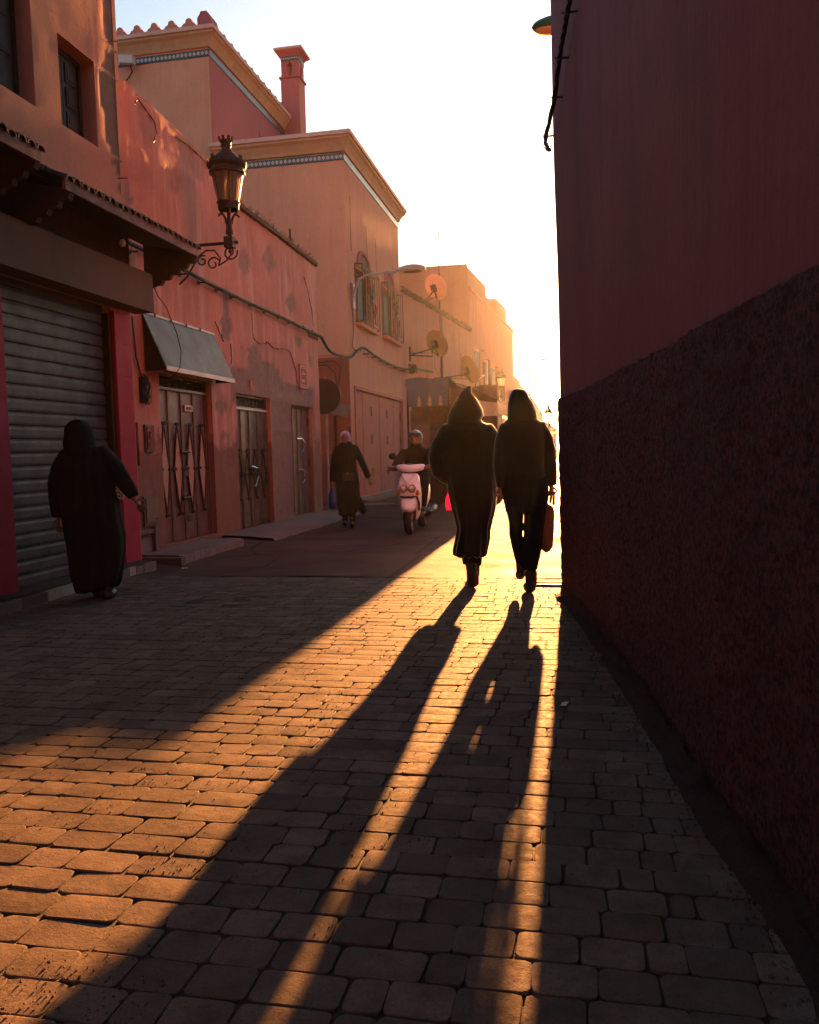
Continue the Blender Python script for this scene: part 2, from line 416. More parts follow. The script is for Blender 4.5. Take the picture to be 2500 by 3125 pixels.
def variant(w):
    key = round(w*60)
    L = variants.setdefault(key, [])
    if len(L) < 7:
        mb = MB(); mb.rings(sett_rings(key/60-.002, ROW-.0028, len(variants)*31+len(L))); o = mb.build('sett', 'paver', origin=(0, 0, 0)); smooth_shade(o, 24); L.append(o.data); bpy.data.objects.remove(o); return L[-1]
    return rg.choice(L)
rest = MB()
for i, (x, y, w, d) in enumerate(setts):
    dz = -.001+.0035*noise.noise(Vector((x*.8, y*.8, 0)))*2+rg.uniform(-.0018, .0018)
    rot = (rg.gauss(0, .008), rg.gauss(0, .007), rg.gauss(0, .010))
    if i in own:
        o = bpy.data.objects.new('sett', variant(w)); COL.objects.link(o); o.parent = pavement; o.location = (x, y, dz); o.rotation_euler = rot
    else:
        rr = sett_rings(w-.0025, d-.0028, i); mt = Matrix.Translation((x, y, dz)) @ Matrix.Rotation(rot[2], 4, 'Z') @ Matrix.Rotation(rot[0], 4, 'X') @ Matrix.Rotation(rot[1], 4, 'Y')
        far_ = y > 5.8 or not inview((x, y, 0))
        if far_: rr = [rr[0], rr[1], rr[3]]
        n0 = len(rest.v); rest.rings([[mt @ p for p in q] for q in rr]); t_ = rg.random(); rest.tone += [t_]*(len(rest.v)-n0)
ro = rest.build('sett_field', 'paver', pavement, fix=False); ro['kind'] = 'stuff'; smooth_shade(ro, 24)
# grit lying on the setts
gr = MB(); gg = random.Random(5)
def crumb(x, y, r):
    n0 = len(gr.v); c = Vector((x, y, .0015)); top_ = c+Vector((gg.uniform(-.3, .3)*r, gg.uniform(-.3, .3)*r, r*gg.uniform(.6, 1.1)))
    ring = [c+Vector((r*math.cos(a)*gg.uniform(.7, 1.2), r*math.sin(a)*gg.uniform(.7, 1.2), -.002)) for a in (0, 1.26, 2.5, 3.77, 5.0)]
    gr.v += [tuple(p) for p in ring]+[tuple(top_)]
    for k in range(5): gr.f.append((n0+k, n0+(k+1) % 5, n0+5))
for k in range(30000):
    x = gg.uniform(-3.6, .4); y = 1.4+6.5*gg.random()**1.5
    dens = noise.noise(Vector((x*2.1, y*2.1, 3)))+.6*noise.noise(Vector((x*7, y*7, 8)))+(.25 if x < -1.0 else -.05)
    if gg.random() > max(.03, min(1., (dens+.05)/.75))**2: continue
    crumb(x, y, abs(gg.gauss(0, .0019))+.0010)
for k in range(1500):
    s_ = gg.uniform(1.5, 7.4); crumb(right_x(s_)-abs(gg.gauss(.06, .05)), s_, gg.uniform(.003, .010))
grit = gr.build('grit', 'dirt', fix=False); tag(grit, 'loose dark grit and crumbs scattered over the paving setts', 'grit', kind='stuff')
grit.data.materials[0] = M['paver']
# ------------------------------------------------------------------ right-hand wall with curved plan
def rw(y, z, off=0.):
    lean = -.0165*z*max(0, min(1, (y-2)/5.5)); bul = .018*noise.noise(Vector((y*.7, z*.6, 4)))+.012*noise.noise(Vector((y*.3, z*.35, 9)))
    return right_x(y)+lean+bul-off
building_r = thing('plaster_building', 'tall dark red plastered wall in deep shade with rough lower band', 'building', (1.2, 5, 0))
DZ = 1.75
up_ = MB(); Pg = []
YS = [-24+1.5*k for k in range(0, 12)]+[-6+.18*k for k in range(0, 74)]; YS = [y for y in YS if y < 7.3]+[7.36]
def corner_pts(z, off):
    """plan line: along the wall, round the corner, then away to the right"""
    L = [(rw(y, z, off), y) for y in YS]
    x0, y0 = L[-1]; x0b = rw(7.5, z, off)
    L += [(x0b+.0, 7.44+off*.5), (x0b+.03, 7.5+off), (x0b+.1, 7.53+off), (x0b+.5, 7.55+off), (x0b+2, 7.6+off), (x0b+5, 7.7+off)]
    return L
zs = [DZ-.05+.16*k for k in range(0, 59)]
for z in zs: Pg.append([(x, y, z) for x, y in corner_pts(z, 0)])
up_.grid(Pg); smooth_shade(up_.build('upper_plaster', 'right_plaster', building_r), 60)
lo = MB(); Pg = []
zl = [-.05+.03*k for k in range(0, int((DZ+.05)/.03)+1)]+[DZ+.01, DZ+.02]
YS_save = YS; YS = [-24+1.5*k for k in range(0, 12)]+[-6+.2*k for k in range(0, 36)]; YS = [y for y in YS if y < 1.0]+[1.0+.045*k for k in range(0, 141)]; YS = [y for y in YS if y < 7.38]
for z in zl:
    row = []
    for k, (x, y) in enumerate(corner_pts(z, .022 if z < DZ+.015 else -.01)):
        dd = .011*noise.noise(Vector((y*26, z*26, 1)))+.008*noise.noise(Vector((y*11, z*11, 1)))
        edge = .012*noise.noise(Vector((y*2, 0, 7)))+.010*noise.noise(Vector((y*14, 0, 7)))
        row.append((x-(dd if y > 1 else 0), y, z+(edge if z > DZ-.25 else 0)))
    Pg.append(row)
lo.grid(Pg); smooth_shade(lo.build('roughcast_band', 'roughcast', building_r), 60)
YS = YS_save
ft = MB(); Pg = []
for h_, o_ in ((.12, .008), (.09, .014), (.06, .022), (.04, .034), (.022, .05), (.008, .066), (-.02, .085)):
    Pg.append([(rw(y, 0, .022+o_+.022*noise.noise(Vector((y*6, h_*30, 2)))+.012*noise.noise(Vector((y*19, h_*60, 2)))), y, h_+.012*noise.noise(Vector((y*8, h_*25, 6)))+.008*noise.noise(Vector((y*23, h_*60, 6)))) for y in [-2+.05*k for k in range(0, 189)]])
ft.grid(Pg); smooth_shade(ft.build('base_fillet', 'dirt', building_r), 70)
rf = MB(); rf.poly([(-.12, 7.5, 11.0), (5, 7.7, 11.0), (5, -24, 11.0), (1.95, -24, 11.0), (1.1, -6, 11.0), (.6, 1, 11.0), (.27, 4.8, 11.0), (.08, 6.2, 11.0)]); rf.quad((5.3, -24, -.1), (5.3, 7.7, -.1), (5.3, 7.7, 11.0), (5.3, -24, 11.0)); rf.quad((2, -24, -.1), (5.3, -24, -.1), (5.3, -24, 11.0), (2, -24, 11.0))
rf.build('roof', 'right_plaster', building_r)
# corner cable on stand-off spikes
def twisted(parent, path, r=.012, strands=3, turns=9, name='strand', mat='cable', steps=70):
    pts = []
    for k in range(steps+1):
        u = k/steps*(len(path)-1); i = min(int(u), len(path)-2); f = u-i
        p0 = Vector(path[max(i-1, 0)]); p1 = Vector(path[i]); p2 = Vector(path[i+1]); p3 = Vector(path[min(i+2, len(path)-1)])
        pts.append(.5*((2*p1)+(p2-p0)*f+(2*p0-5*p1+4*p2-p3)*f*f+(3*p1-p0-3*p2+p3)*f**3))
    for q in range(strands):
        L = []
        for k, p in enumerate(pts):
            d = (pts[min(k+1, len(pts)-1)]-pts[max(k-1, 0)]).normalized(); a = d.orthogonal().normalized() if abs(d.z) > .9 else d.cross(Vector((0, 0, 1))).normalized(); b = d.cross(a)
            ph = 2*math.pi*(turns*k/steps+q/strands); L.append(p+(a*math.cos(ph)+b*math.sin(ph))*r*1.05)
        mb = MB(); mb.tube(L, r, 6); o = mb.build(name, mat, parent, smooth=True)
cb = thing('cable_bundle', 'thick twisted black cable climbing the corner of the dark red wall', 'cable', (-.1, 7.3, 4.4))
CB = [(-.15, 7.30, 3.86), (-.175, 7.38, 3.93), (-.184, 7.45, 4.03), (-.10, 6.93, 4.14), (-.056, 6.66, 4.32), (-.022, 6.46, 4.40), (.007, 6.28, 4.46), (.042, 6.06, 4.555), (.09, 5.6, 4.9)]
twisted(cb, CB, .010, 3, 6)
for (p, q) in (((.007, 6.28, 4.46), (.135, 6.16, 4.40)), ((-.056, 6.66, 4.32), (.04, 6.56, 4.27)), ((-.10, 6.93, 4.14), (-.02, 6.89, 4.12)), ((-.184, 7.45, 4.03), (-.10, 7.47, 4.04))):
    p, q = Vector(p), Vector(q); mb = MB(); mb.tube([p-(q-p)*.3, q], .008, 6); mb.tube([p-Vector((.004, 0, .028)), p+Vector((.004, 0, .028))], .02, 8); mb.build('cable_bracket', 'cable', cb)
mb = MB(); mb.tube([(-.185, 7.4, 4.0), (-.205, 7.38, 3.93), (-.18, 7.36, 3.88), (-.15, 7.33, 3.87), (-.16, 7.32, 3.83)], .005, 5); mb.tube([(-.2, 7.42, 4.03), (-.24, 7.42, 4.06)], .004, 5); mb.build('loose_wire', 'cable', cb)
# green enamel lamp on the hidden side
gl = thing('wall_lamp', 'green enamel street lamp head peeping out behind the dark wall', 'street lamp', (.6, 10.0, 6.2))
mb = MB(); mb.ell((-.1, 10, 6.19), .30, .17, .085, 18, 8); smooth_shade(mb.build('lamp_head', 'green_enamel', gl))
mb = MB(); mb.ell((-.12, 10, 6.145), .24, .13, .055, 16, 6); smooth_shade(mb.build('lens', 'frosted', gl))
mb = MB(); mb.tube([(.15, 10, 6.2), (.6, 10, 6.16), (1.4, 10, 5.9), (1.8, 10, 5.6), (1.8, 10, 0)], .03, 8); mb.build('arm', 'green_enamel', gl)
# iron covers in the street
mc = thing('manhole_cover', 'dark round iron cover in the asphalt beside the pink gate', 'manhole cover', (-4.9, 20.0, .02))
mb = MB(); mb.lathe([(.36, -.02), (.36, .012), (.33, .014)], (-4.72, 19.9, .03), 24); mb.build('cover', 'iron', mc); mb = MB(); mb.lathe([(.42, -.02), (.42, .008), (.37, .008), (.37, -.02)], (-4.72, 19.9, .03), 24, cap=False); mb.build('rim', 'cement', mc)
dg_ = thing('drain_slot', 'dark open drain slot with iron edge by the wall corner', 'drain', (-.25, 8.05, 0))
mb = MB(); mb.box(-.43, -.07, 7.96, 8.10, -.004, .004); mb.build('slot', 'dark_wood', dg_)
for yy in (7.945, 8.10): mb = MB(); mb.box(-.45, -.06, yy, yy+.018, -.004, .014); mb.build('edge_bar', 'rust_iron', dg_)
# ------------------------------------------------------------------ left: shop with roller shutter
X1 = -5.1
shop = thing('shop_building', 'salmon plastered shop with dark upper windows above a roller shutter', 'building', (X1, 6.5, 0))
W1 = (6.55, 7.44, 4.78, 6.0); W2 = (7.86, 8.52, 4.77, 5.68); SH = (6.72, 8.60, .10, 3.06)
crack = [(8.80, 6.6), (8.79, 6.2), (8.81, 5.85), (8.65, 5.71), (8.64, 5.37), (8.71, 4.96), (8.86, 4.70), (8.97, 4.4), (9.05, 4.4), (9.1, 5.0), (9.1, 6.6)]
facade('wall', 'shop_plaster', shop, X1, 3.0, 9.02, 0, 8.0, [W1, W2, SH], .09, .003, [(crack, 1.)], .30, seed=2, patch_depth=.022)
mb = MB(); mb.box(-9, X1-.31, 3.0, 8.98, 0, 8.0); mb.build('back_walls', 'shop_plaster', shop)
mb = MB(); mb.box(X1-.32, X1-.002, 8.96, 9.03, 0, 6.9); mb.build('side_wall', 'shop_plaster', shop)
for (a, b, c, d) in (W1, W2):
    xw = X1-.20; fr = MB(); e = .05
    fr.box(xw-.03, xw+.03, a, a+e, c, d); fr.box(xw-.03, xw+.03, b-e, b, c, d); fr.box(xw-.03, xw+.03, a+e, b-e, d-e, d); fr.box(xw-.03, xw+.03, a+e, b-e, c, c+e)
    wf = fr.build('window_frame', 'dark_wood', shop)
    mid = (a+b)/2
    for (y0, y1) in ((a+e, mid-.005), (mid+.005, b-e)):
        lf = MB(); lf.box(xw-.02, xw+.012, y0, y1, c+e, d-e); o = lf.build('shutter_leaf', 'dark_wood', wf)
        for k in range(3):
            z0 = c+e+.05+(d-c-2*e-.05)*k/3; z1 = z0+(d-c-2*e-.05)/3-.06
            pn = MB(); pn.box(xw+.006, xw+.026, y0+.045, y1-.045, z0, z1); pn.box(xw+.02, xw+.032, y0+.075, y1-.075, z0+.03, z1-.03); p = pn.build('shutter_panel', 'dark_wood', wf)
    mb = MB(); mb.box(X1-.3, X1-.16, a-.002, b+.002, c-.02, c+.012); mb.build('window_sill', 'beam', shop)
# roller shutter: each slat
rs = thing('roller_shutter', 'grey corrugated roller shutter pulled down between crimson pillars', 'shutter', (X1-.12, 7.66, .1))
prof = [(0, 0), (.016, .008), (.02, .03), (.02, .09), (.014, .112), (.004, .118), (.004, .128), (.0, .131), (-.012, .131), (-.012, 0)]
sm = MB(); y0, y1 = 6.725, 8.595
sm.rings([[Vector((px, yy-7.66, pz)) for px, pz in prof] for yy in (y0, y1)]); slat0 = sm.build('slat', 'shutter_metal', rs, origin=(0, 0, 0), loc=(0, 0, .0))
for k in range(1, 23):
    o = bpy.data.objects.new('slat', slat0.data); COL.objects.link(o); o.parent = rs; o.location = (random.uniform(-.003, .003), 0, .131*k)
mb = MB(); mb.box(X1-.16, X1-.06, 6.73, 8.59, .02, .10); mb.build('bottom_rail', 'iron', rs)
for yy in (6.70, 8.60):
    mb = MB(); mb.box(X1-.16, X1-.03, yy-.03, yy+.025, .1, 2.97); mb.build('guide_rail', 'iron', rs)
def pillar(y0, y1, z1, label, off=0):
    p = thing('tiled_pillar', label, 'pillar', (X1+.05, (y0+y1)/2, .1))
    n = 8 if z1 > 2.5 else 6; hh = (z1-.1)/n
    for k in range(n):
        mb = MB(); mb.box(X1+.006, X1+.045, y0+.003, y1-.003, .1+hh*k+.0025, .1+hh*(k+1)-.0025); mb.build('tile', 'pink_tile', p)
    mb = MB(); mb.box(X1-.02, X1+.04, y0, y1, .1, z1); mb.build('core', 'pink_tile', p)
pillar(8.60, 8.94, 3.0, 'crimson tiled pillar between roller shutter and weathered red wall')
pillar(6.36, 6.71, 3.0, 'crimson tiled pillar beside the base of the shop step')
st = thing('shop_step', 'low stone threshold of mismatched blocks under the roller shutter', 'step', (-4.98, 7.5, 0))
y = 6.2; ii = 0; rs_ = random.Random(3)
while y < 8.95:
    w = rs_.choice((.16, .3, .42, .36)); w = min(w, 8.95-y)
    mb = MB(); f = -4.87+rs_.uniform(-.012, .012); mb.box(-5.12, f, y+.004, y+w-.004, -.04, .095+rs_.uniform(-.008, .004)); o = mb.build('stone_block', ('stone', 'stone_pale', 'cement')[(ii*2+ii//3) % 3], st); y += w; ii += 1
mb = MB(); mb.box(-5.3, -4.9, 6.3, 8.9, .097, .118); mb.build('sill_plate', 'iron', st)
# lintel beam
lb = MB(); lb.box(X1-.01, -4.86, 6.1, 9.16, 3.05, 3.50); lbo = lb.build('lintel_beam', 'beam', shop)
mb = MB(); mb.box(X1+.004, X1+.03, 6.1, 9.02, 3.502, 3.96); mb.build('soffit_board', 'soffit', shop)
# canopies of clay tiles on stepped brackets
def canopy(y0, y1, label, xo=-4.45, zt=3.90, round_end=False):
    c = thing('tiled_canopy', label, 'canopy', (X1, (y0+y1)/2, zt), )
    mb = MB(); mb.prism([(X1, y0, zt+.16), (xo, y0, zt-.10), (xo, y0, zt-.13), (X1, y0, zt+.02)], (0, y1-y0, 0)); mb.build('soffit', 'soffit', c)
    mb = MB(); mb.box(xo-.008, xo+.022, y0-.03, y1+.03, zt-.145, zt-.035); mb.build('fascia_board', 'fascia', c)
    for yy in (y0, y1-.07):
        steps = [(X1, zt+.14), (xo, zt-.1), (xo, zt-.16)]; n = 5
        for k in range(n):
            xa = xo-(xo-X1)*(k+.35)/n*.86; za = zt-.17-.30*(k/n)
            steps += [(xa+.08, za-.0), (xa+.055, za-.05), (xa+.01, za-.062), (xa-.03, za-.06)]
        steps += [(X1, zt-.52)]
        pr = MB(); pr.prism([(px, yy, pz) for px, pz in steps], (0, .07, 0)); pr.build('stepped_bracket', 'soffit', c)
    n = int((y1-y0)/.118)
    for k in range(n+1):
        yy = y0+(y1-y0)*k/n+random.uniform(-.008, .008); r = .058
        for part in range(3):
            f0, f1 = part/3, (part+1)/3+.06
            xa, xb = xo+.05-(xo+.05-X1)*f0, xo+.05-(xo+.05-X1)*f1; za, zb = zt-.055+.26*f0+.02*(part > 0), zt-.055+.26*f1+.02*(part > 0)
            if part and k % 1: continue
            tm = MB(); Rg = []
            for (xx, zz, rr) in ((xa, za+random.uniform(-.006, .006), r), (xb, zb, r*.86)):
                o_ = [Vector((xx, yy+rr*math.cos(a), zz+rr*.8*math.sin(a))) for a in [R(v) for v in (-8, 30, 60, 90, 120, 150, 188)]]
                i_ = [Vector((xx, yy+(rr-.013)*math.cos(a), zz+(rr-.013)*.8*math.sin(a))) for a in [R(v) for v in (188, 150, 120, 90, 60, 30, -8)]]
                Rg.append(o_+i_)
            tm.rings(Rg); tm.build('roof_tile', 'tile_clay', c)
    return c
canopy(6.86, 9.48, 'tiled canopy on stepped brackets above the grey roller shutter')
canopy(3.8, 6.46, 'dark tiled canopy cut off beside the shop windows', zt=4.02)
bulb = thing('light_bulb', 'bare unlit light bulb hanging under the tiled canopy', 'light bulb', (-4.68, 8.2, 3.78))
mb = MB(); mb.tube([(-4.68, 8.2, 3.83), (-4.68, 8.2, 3.70)], .004, 5); mb.lathe([(.016, 3.66), (.018, 3.70), (.008, 3.715)], (-4.68, 8.2, 0), 8); mb.build('socket', 'cable', bulb)
mb = MB(); mb.lathe([(.004, 3.585), (.022, 3.59), (.034, 3.612), (.03, 3.64), (.017, 3.66)], (-4.68, 8.2, 0), 12); smooth_shade(mb.build('bulb_glass', 'frosted', bulb))
# metal spikes left in the shop corner
for yy, zz in ((8.82, 6.03), (8.9, 4.55), (8.88, 4.2)):
    mb = MB(); mb.tube([(X1, yy, zz), (X1+.10, yy+.01, zz+.004)], .006, 5); mb.tube([(X1+.06, yy-.02, zz), (X1+.1, yy+.05, zz+.01)], .005, 5); mb.build('wall_spike', 'rust_iron', shop)
# ------------------------------------------------------------------ left: weathered red house with three doors
X2 = -5.4
old = thing('old_house', 'weathered red plastered house with peeling patches and three metal doors', 'building', (X2, 9.1, 0))
D1 = (10.22, 11.86, .13, 2.48); D2 = (12.80, 14.36, .07, 2.36); D3 = (15.50, 16.84, .07, 2.31)
NI = (9.47, 9.62, 1.23, 1.78); ME = (9.74, 9.98, 1.40, 1.76)
big = [(12.62, 2.78), (13.35, 2.82), (13.38, 3.15), (13.54, 3.23), (13.86, 3.25), (14.0, 3.03), (14.58, 3.04), (14.9, 2.89), (15.18, 2.71), (16.08, 2.75), (16.3, 2.58), (16.52, 2.70), (16.94, 2.76), (17.0, 2.15), (17.0, 1.18), (17.1, .0), (14.4, .0), (14.4, 2.2), (12.72, 2.2), (12.55, 2.0)]
strip = [(12.42, 3.93), (12.6, 4.02), (12.69, 3.97), (12.72, 3.75), (12.64, 3.6), (12.74, 3.47), (12.67, 3.22), (12.47, 3.14), (12.32, 3.2), (12.30, 3.48), (12.45, 3.6)]
pA = [(9.9, 5.80), (10.1, 5.93), (10.42, 5.80), (10.48, 5.68), (10.35, 5.52), (10.3, 5.42), (10.1, 5.40), (10.0, 5.6)]
pB = [(11.0, 5.80), (11.5, 5.86), (12.0, 5.80), (12.06, 5.68), (11.85, 5.47), (11.6, 5.46), (11.2, 5.58)]
pC = [(13.65, 3.37), (14.16, 3.31), (14.44, 3.36), (14.87, 3.31), (15.52, 3.35), (15.71, 3.21), (15.89, 2.98), (15.86, 2.74), (15.5, 2.78), (15.18, 2.71), (14.9, 2.89), (14.58, 3.04), (14.0, 3.03), (13.8, 3.2)]
topo = [(9.0, 6.02), (10.5, 5.97), (12.15, 5.83), (12.32, 5.50), (13.38, 5.48), (15, 5.47), (17.4, 5.42)]
extra = []; re_ = random.Random(17)
for (yc, zc, ra) in ((10.9, 5.2, .16), (12.6, 4.9, .14), (13.4, 4.6, .2), (14.6, 4.9, .22), (15.7, 4.3, .2), (16.6, 4.9, .16), (9.6, 4.6, .14), (11.6, 4.3, .12), (12.2, 2.75, .18), (12.25, 2.1, .14), (12.45, 1.2, .2), (9.4, 2.5, .12), (9.9, 1.0, .14), (14.9, 2.4, .2), (15.1, 1.5, .2), (16.9, 3.3, .12), (13.1, 3.0, .14), (16.1, 3.6, .14), (10.1, 2.9, .1), (17.1, 1.6, .15)):
    extra.append(([(yc+ra*re_.uniform(.5, 1.5)*1.3*math.cos(a), zc+ra*re_.uniform(.5, 1.5)*math.sin(a)) for a in [2*math.pi*q/11 for q in range(11)]], re_.choice((.3, .45, .7, .9))))
facade('wall', 'old_plaster', old, X2, 9.0, 17.4, -.05, topo, [D1, D2, D3, NI, ME], .075, .012,
       [(big, 1.), (strip, 1.), (pA, .45), (pB, .4), (pC, .25)]+extra, .16, top_jag=.05, seed=5, patch_depth=.028)
mb = MB(); mb.prism([(X2-.2, 9.0, -.05), (X2-.2, 9.0, 5.94), (X2-.2, 12.1, 5.74), (X2-.2, 12.3, 5.4), (X2-.2, 17.38, 5.34), (X2-.2, 17.38, -.05)], (-3.2, 0, 0)); mb.build('back_walls', 'old_plaster', old)
ew = MB(); Pg = []
for xx in [X2-.45+.05*k for k in range(0, 10)]: Pg.append([(xx, 17.4+.01*noise.noise(Vector((xx*5, z*2, 0))), z) for z in [-.05+.27*k for k in range(0, 21)]])
ew.grid(Pg); ew.build('end_wall', 'old_plaster', old)
tp = MB(); Pg = []
for k in range(0, 113):
    yy = 9.0+8.4*k/112; zz = lerp_poly(topo, yy)+.05*(noise.noise(Vector((yy*6, 5, 0)))+.5*noise.noise(Vector((yy*19, 5, 3))))
    Pg.append([(X2+.004, yy, zz-.01), (X2-.1, yy, zz+.03), (X2-.24, yy, zz+.01)])
tp.grid(Pg); tp.build('wall_top', 'old_plaster', old)
# ragged tar edge along the lower roof
rag = MB(); rr = random.Random(4)
Pg = []
for k in range(0, 61):
    yy = 12.4+5.0*k/60; zz = lerp_poly(topo, yy); j = .02*noise.noise(Vector((yy*9, 1, 1)))
    Pg.append([(X2+.0, yy, zz-.05+j), (X2+.06, yy, zz-.035+j), (X2+.065, yy, zz+.03+j), (X2-.05, yy, zz+.075+j)])
rag.grid(Pg)
for k in range(130):
    yy = rr.uniform(12.45, 17.35); zz = lerp_poly(topo, yy)
    rag.tube([(X2+.03, yy, zz+.04), (X2+.04+rr.uniform(-.03, .05), yy+rr.uniform(-.08, .08), zz+rr.uniform(.07, .13))], .0035, 4)
rag.build('roof_edge', 'thatch', old)
mb = MB(); mb.tube([(X2-.1, 16.1, 5.4), (X2-.1, 16.1, 5.85)], .022, 7); mb.build('roof_stub', 'rust_iron', old)
# cracks as thin raised plaster lips
for path in ([(13.61, 3.95), (13.60, 3.8), (13.63, 3.67), (13.62, 3.5), (13.65, 3.37)], [(13.65, 3.37), (13.9, 3.30), (14.16, 3.31), (14.3, 3.37), (14.44, 3.36), (14.6, 3.31), (14.87, 3.31), (15.2, 3.36), (15.52, 3.35), (15.71, 3.21), (15.89, 2.98), (15.90, 2.75)],
             [(9.9, 5.80), (10.02, 5.92), (10.2, 5.86), (10.42, 5.79), (10.48, 5.66), (10.36, 5.5)], [(11.0, 5.80), (11.4, 5.84), (11.7, 5.82), (12.0, 5.79), (12.08, 5.7)],
             [(12.1, 3.42), (12.2, 3.3), (12.3, 3.22), (12.38, 3.14)], [(16.6, 5.0), (16.85, 4.7), (17.05, 4.4), (17.12, 4.05)], [(12.66, 3.14), (12.68, 2.95), (12.64, 2.8)]):
    mb = MB(); rr = random.Random(len(path)); L = []
    for (a, b), (c, d) in zip(path, path[1:]):
        for k in range(4): f = k/4; L.append((X2+.003, a+(c-a)*f+rr.uniform(-.012, .012), b+(d-b)*f+rr.uniform(-.012, .012)))
    L.append((X2+.003, *path[-1])); mb.tube(L, [.0065*rr.uniform(.5, 1.5) for _ in L], 5, flat=1.); mb.build('plaster_crack', 'dark_wood', old)
# door reveals
def folding_door(name, label, D, mat, n, bright=None, top_grille=0., diamonds=True, z_dia=(.55, 1.75), bars=None, transl=0.):
    a, b, c, d = D; d0 = d-top_grille; xf = X2-.11
    t = thing(name, label, 'door', (xf, (a+b)/2, c))
    fr = MB(); fr.box(xf-.04, xf+.04, a, a+.04, c, d); fr.box(xf-.04, xf+.04, b-.04, b, c, d); fr.box(xf-.04, xf+.04, a+.04, b-.04, d-.035, d)
    if top_grille: fr.box(xf-.04, xf+.04, a+.04, b-.04, d0-.02, d0+.015)
    fr.build('door_frame', mat, t)
    bk = MB(); bk.box(xf-.05, xf-.035, a+.01, b-.01, c, d-.01); bk.build('backing', 'dark_wood', t)
    w = (b-a-.08)/n
    for k in range(n):
        y0 = a+.04+w*k; lf = MB()
        lf.box(xf-.03, xf-.005, y0+.004, y0+w-.004, c+.01, d0-.02)
        lf.box(xf-.005, xf+.014, y0+.004, y0+.03, c+.01, d0-.02); lf.box(xf-.005, xf+.014, y0+w-.03, y0+w-.004, c+.01, d0-.02)
        leaf = lf.build('door_leaf', mat, t)
        if diamonds:
            z0, z1 = z_dia; zm = (z0+z1)/2; ym = y0+w/2; hw = w*.40
            def bw(mb, y, z):
                for q in (-1, 1): mb.tube([(xf+.02, y+q*.028, z), (xf+.042, y+q*.028, z)], .024, 8)
                mb.tube([(xf+.02, y, z), (xf+.05, y, z)], .012, 6)
            br = MB()
            br.tube([(xf+.022, ym, z1), (xf+.022, ym-hw*.82, zm), (xf+.022, ym, z0)], .012, 6); br.tube([(xf+.022, ym, z1), (xf+.022, ym+hw*.82, zm), (xf+.022, ym, z0)], .012, 6)
            for (yy, zz) in ((ym, z1), (ym, z0), (ym-hw*.82, zm), (ym+hw*.82, zm)): bw(br, yy, zz)
            br.build('scroll_bars', 'rust_iron', t)
            if bright:
                dm = MB(); dm.prism([(xf+.004, ym, z1-.07), (xf+.004, ym-hw*.62, zm+.06), (xf+.004, ym-hw*.72, zm), (xf+.004, ym-hw*.62, zm-.06), (xf+.004, ym, z0+.07), (xf+.004, ym+hw*.62, zm-.06), (xf+.004, ym+hw*.72, zm), (xf+.004, ym+hw*.62, zm+.06)], (.016, 0, 0)); dm.build('diamond_plate', bright, t)
    return t, xf
d1, xf = folding_door('folding_door', 'mauve folding metal door with four pale diamond plates and padlocks', D1, 'door_mauve', 4, 'door_bright', .2, True, (.52, 1.80))
def bolt(t, xf, y, z, lock=True):
    mb = MB(); mb.tube([(xf+.05, y-.13, z), (xf+.05, y+.13, z)], .016, 8); mb.box(xf+.01, xf+.045, y-.10, y-.06, z-.03, z+.03); mb.box(xf+.01, xf+.045, y+.05, y+.09, z-.03, z+.03); mb.tube([(xf+.055, y+.02, z), (xf+.06, y+.03, z-.20)], .009, 6)
    o = mb.build('door_bolt', 'iron', t)
    if lock:
        mb = MB(); mb.box(xf+.05, xf+.08, y-.035, y+.035, z-.34, z-.27); mb.tube([(xf+.065, y-.025, z-.28), (xf+.065, y-.025, z-.22), (xf+.065, y, z-.195), (xf+.065, y+.025, z-.22), (xf+.065, y+.025, z-.28)], .007, 6); mb.build('padlock', 'chrome', t)
bolt(d1, xf, 11.02, 1.40); bolt(d1, xf, 11.03, .74)
mb = MB(); mb.box(xf+.012, xf+.03, 11.10, 11.36, 1.99, 2.08); mb.build('letter_slot', 'door_bright', d1); mb = MB(); mb.box(xf+.03, xf+.034, 11.15, 11.31, 2.015, 2.055); mb.build('slot_opening', 'dark_wood', d1)
def scroll(mb, x, yc, zc, r, turns=1.5, dirn=1, a0=0, rad=.007, n=20):
    mb.tube([(x, yc+dirn*r*(1-.75*k/n)*math.cos(a0+turns*2*math.pi*k/n), zc+r*(1-.75*k/n)*math.sin(a0+turns*2*math.pi*k/n)) for k in range(n+1)], rad, 5)
mb = MB()
for k in range(7):
    yc = D1[0]+.16+.225*k; scroll(mb, xf+.02, yc-.04, 2.37, .06, 1.4, 1, .5+k, .008); scroll(mb, xf+.02, yc+.06, 2.36, .055, 1.3, -1, 2+k, .008); mb.tube([(xf+.02, yc-.1, 2.29), (xf+.02, yc+.09, 2.45)], .006, 5)
mb.build('fanlight_scrolls', 'iron', d1)
d2, xf2 = folding_door('folding_door', 'worn bare steel folding door with crossed bars below a small grille', D2, 'door_steel', 4, None, .22, True, (.58, 1.42))
bolt(d2, xf2, 13.58, 1.10, False)
mb = MB(); mb.tube([(xf2+.05, 13.5, 1.14), (xf2+.09, 13.66, 1.1), (xf2+.07, 13.75, .96), (xf2+.06, 13.68, .82), (xf2+.05, 13.6, .78)], .012, 6); mb.build('chain', 'chrome', d2)
mb = MB()
for k in range(8): yc = D2[0]+.12+.18*k; mb.tube([(xf2+.02, yc, 2.18), (xf2+.02, yc+.09, 2.30)], .007, 5); mb.tube([(xf2+.02, yc+.09, 2.18), (xf2+.02, yc, 2.30)], .007, 5)
mb.build('fanlight_lattice', 'rust_iron', d2)
mb = MB(); mb.box(xf2-.02, xf2+.05, D2[0]+.02, D2[1]-.02, 2.105, 2.135); mb.build('grille_sill', 'white_paint', d2)
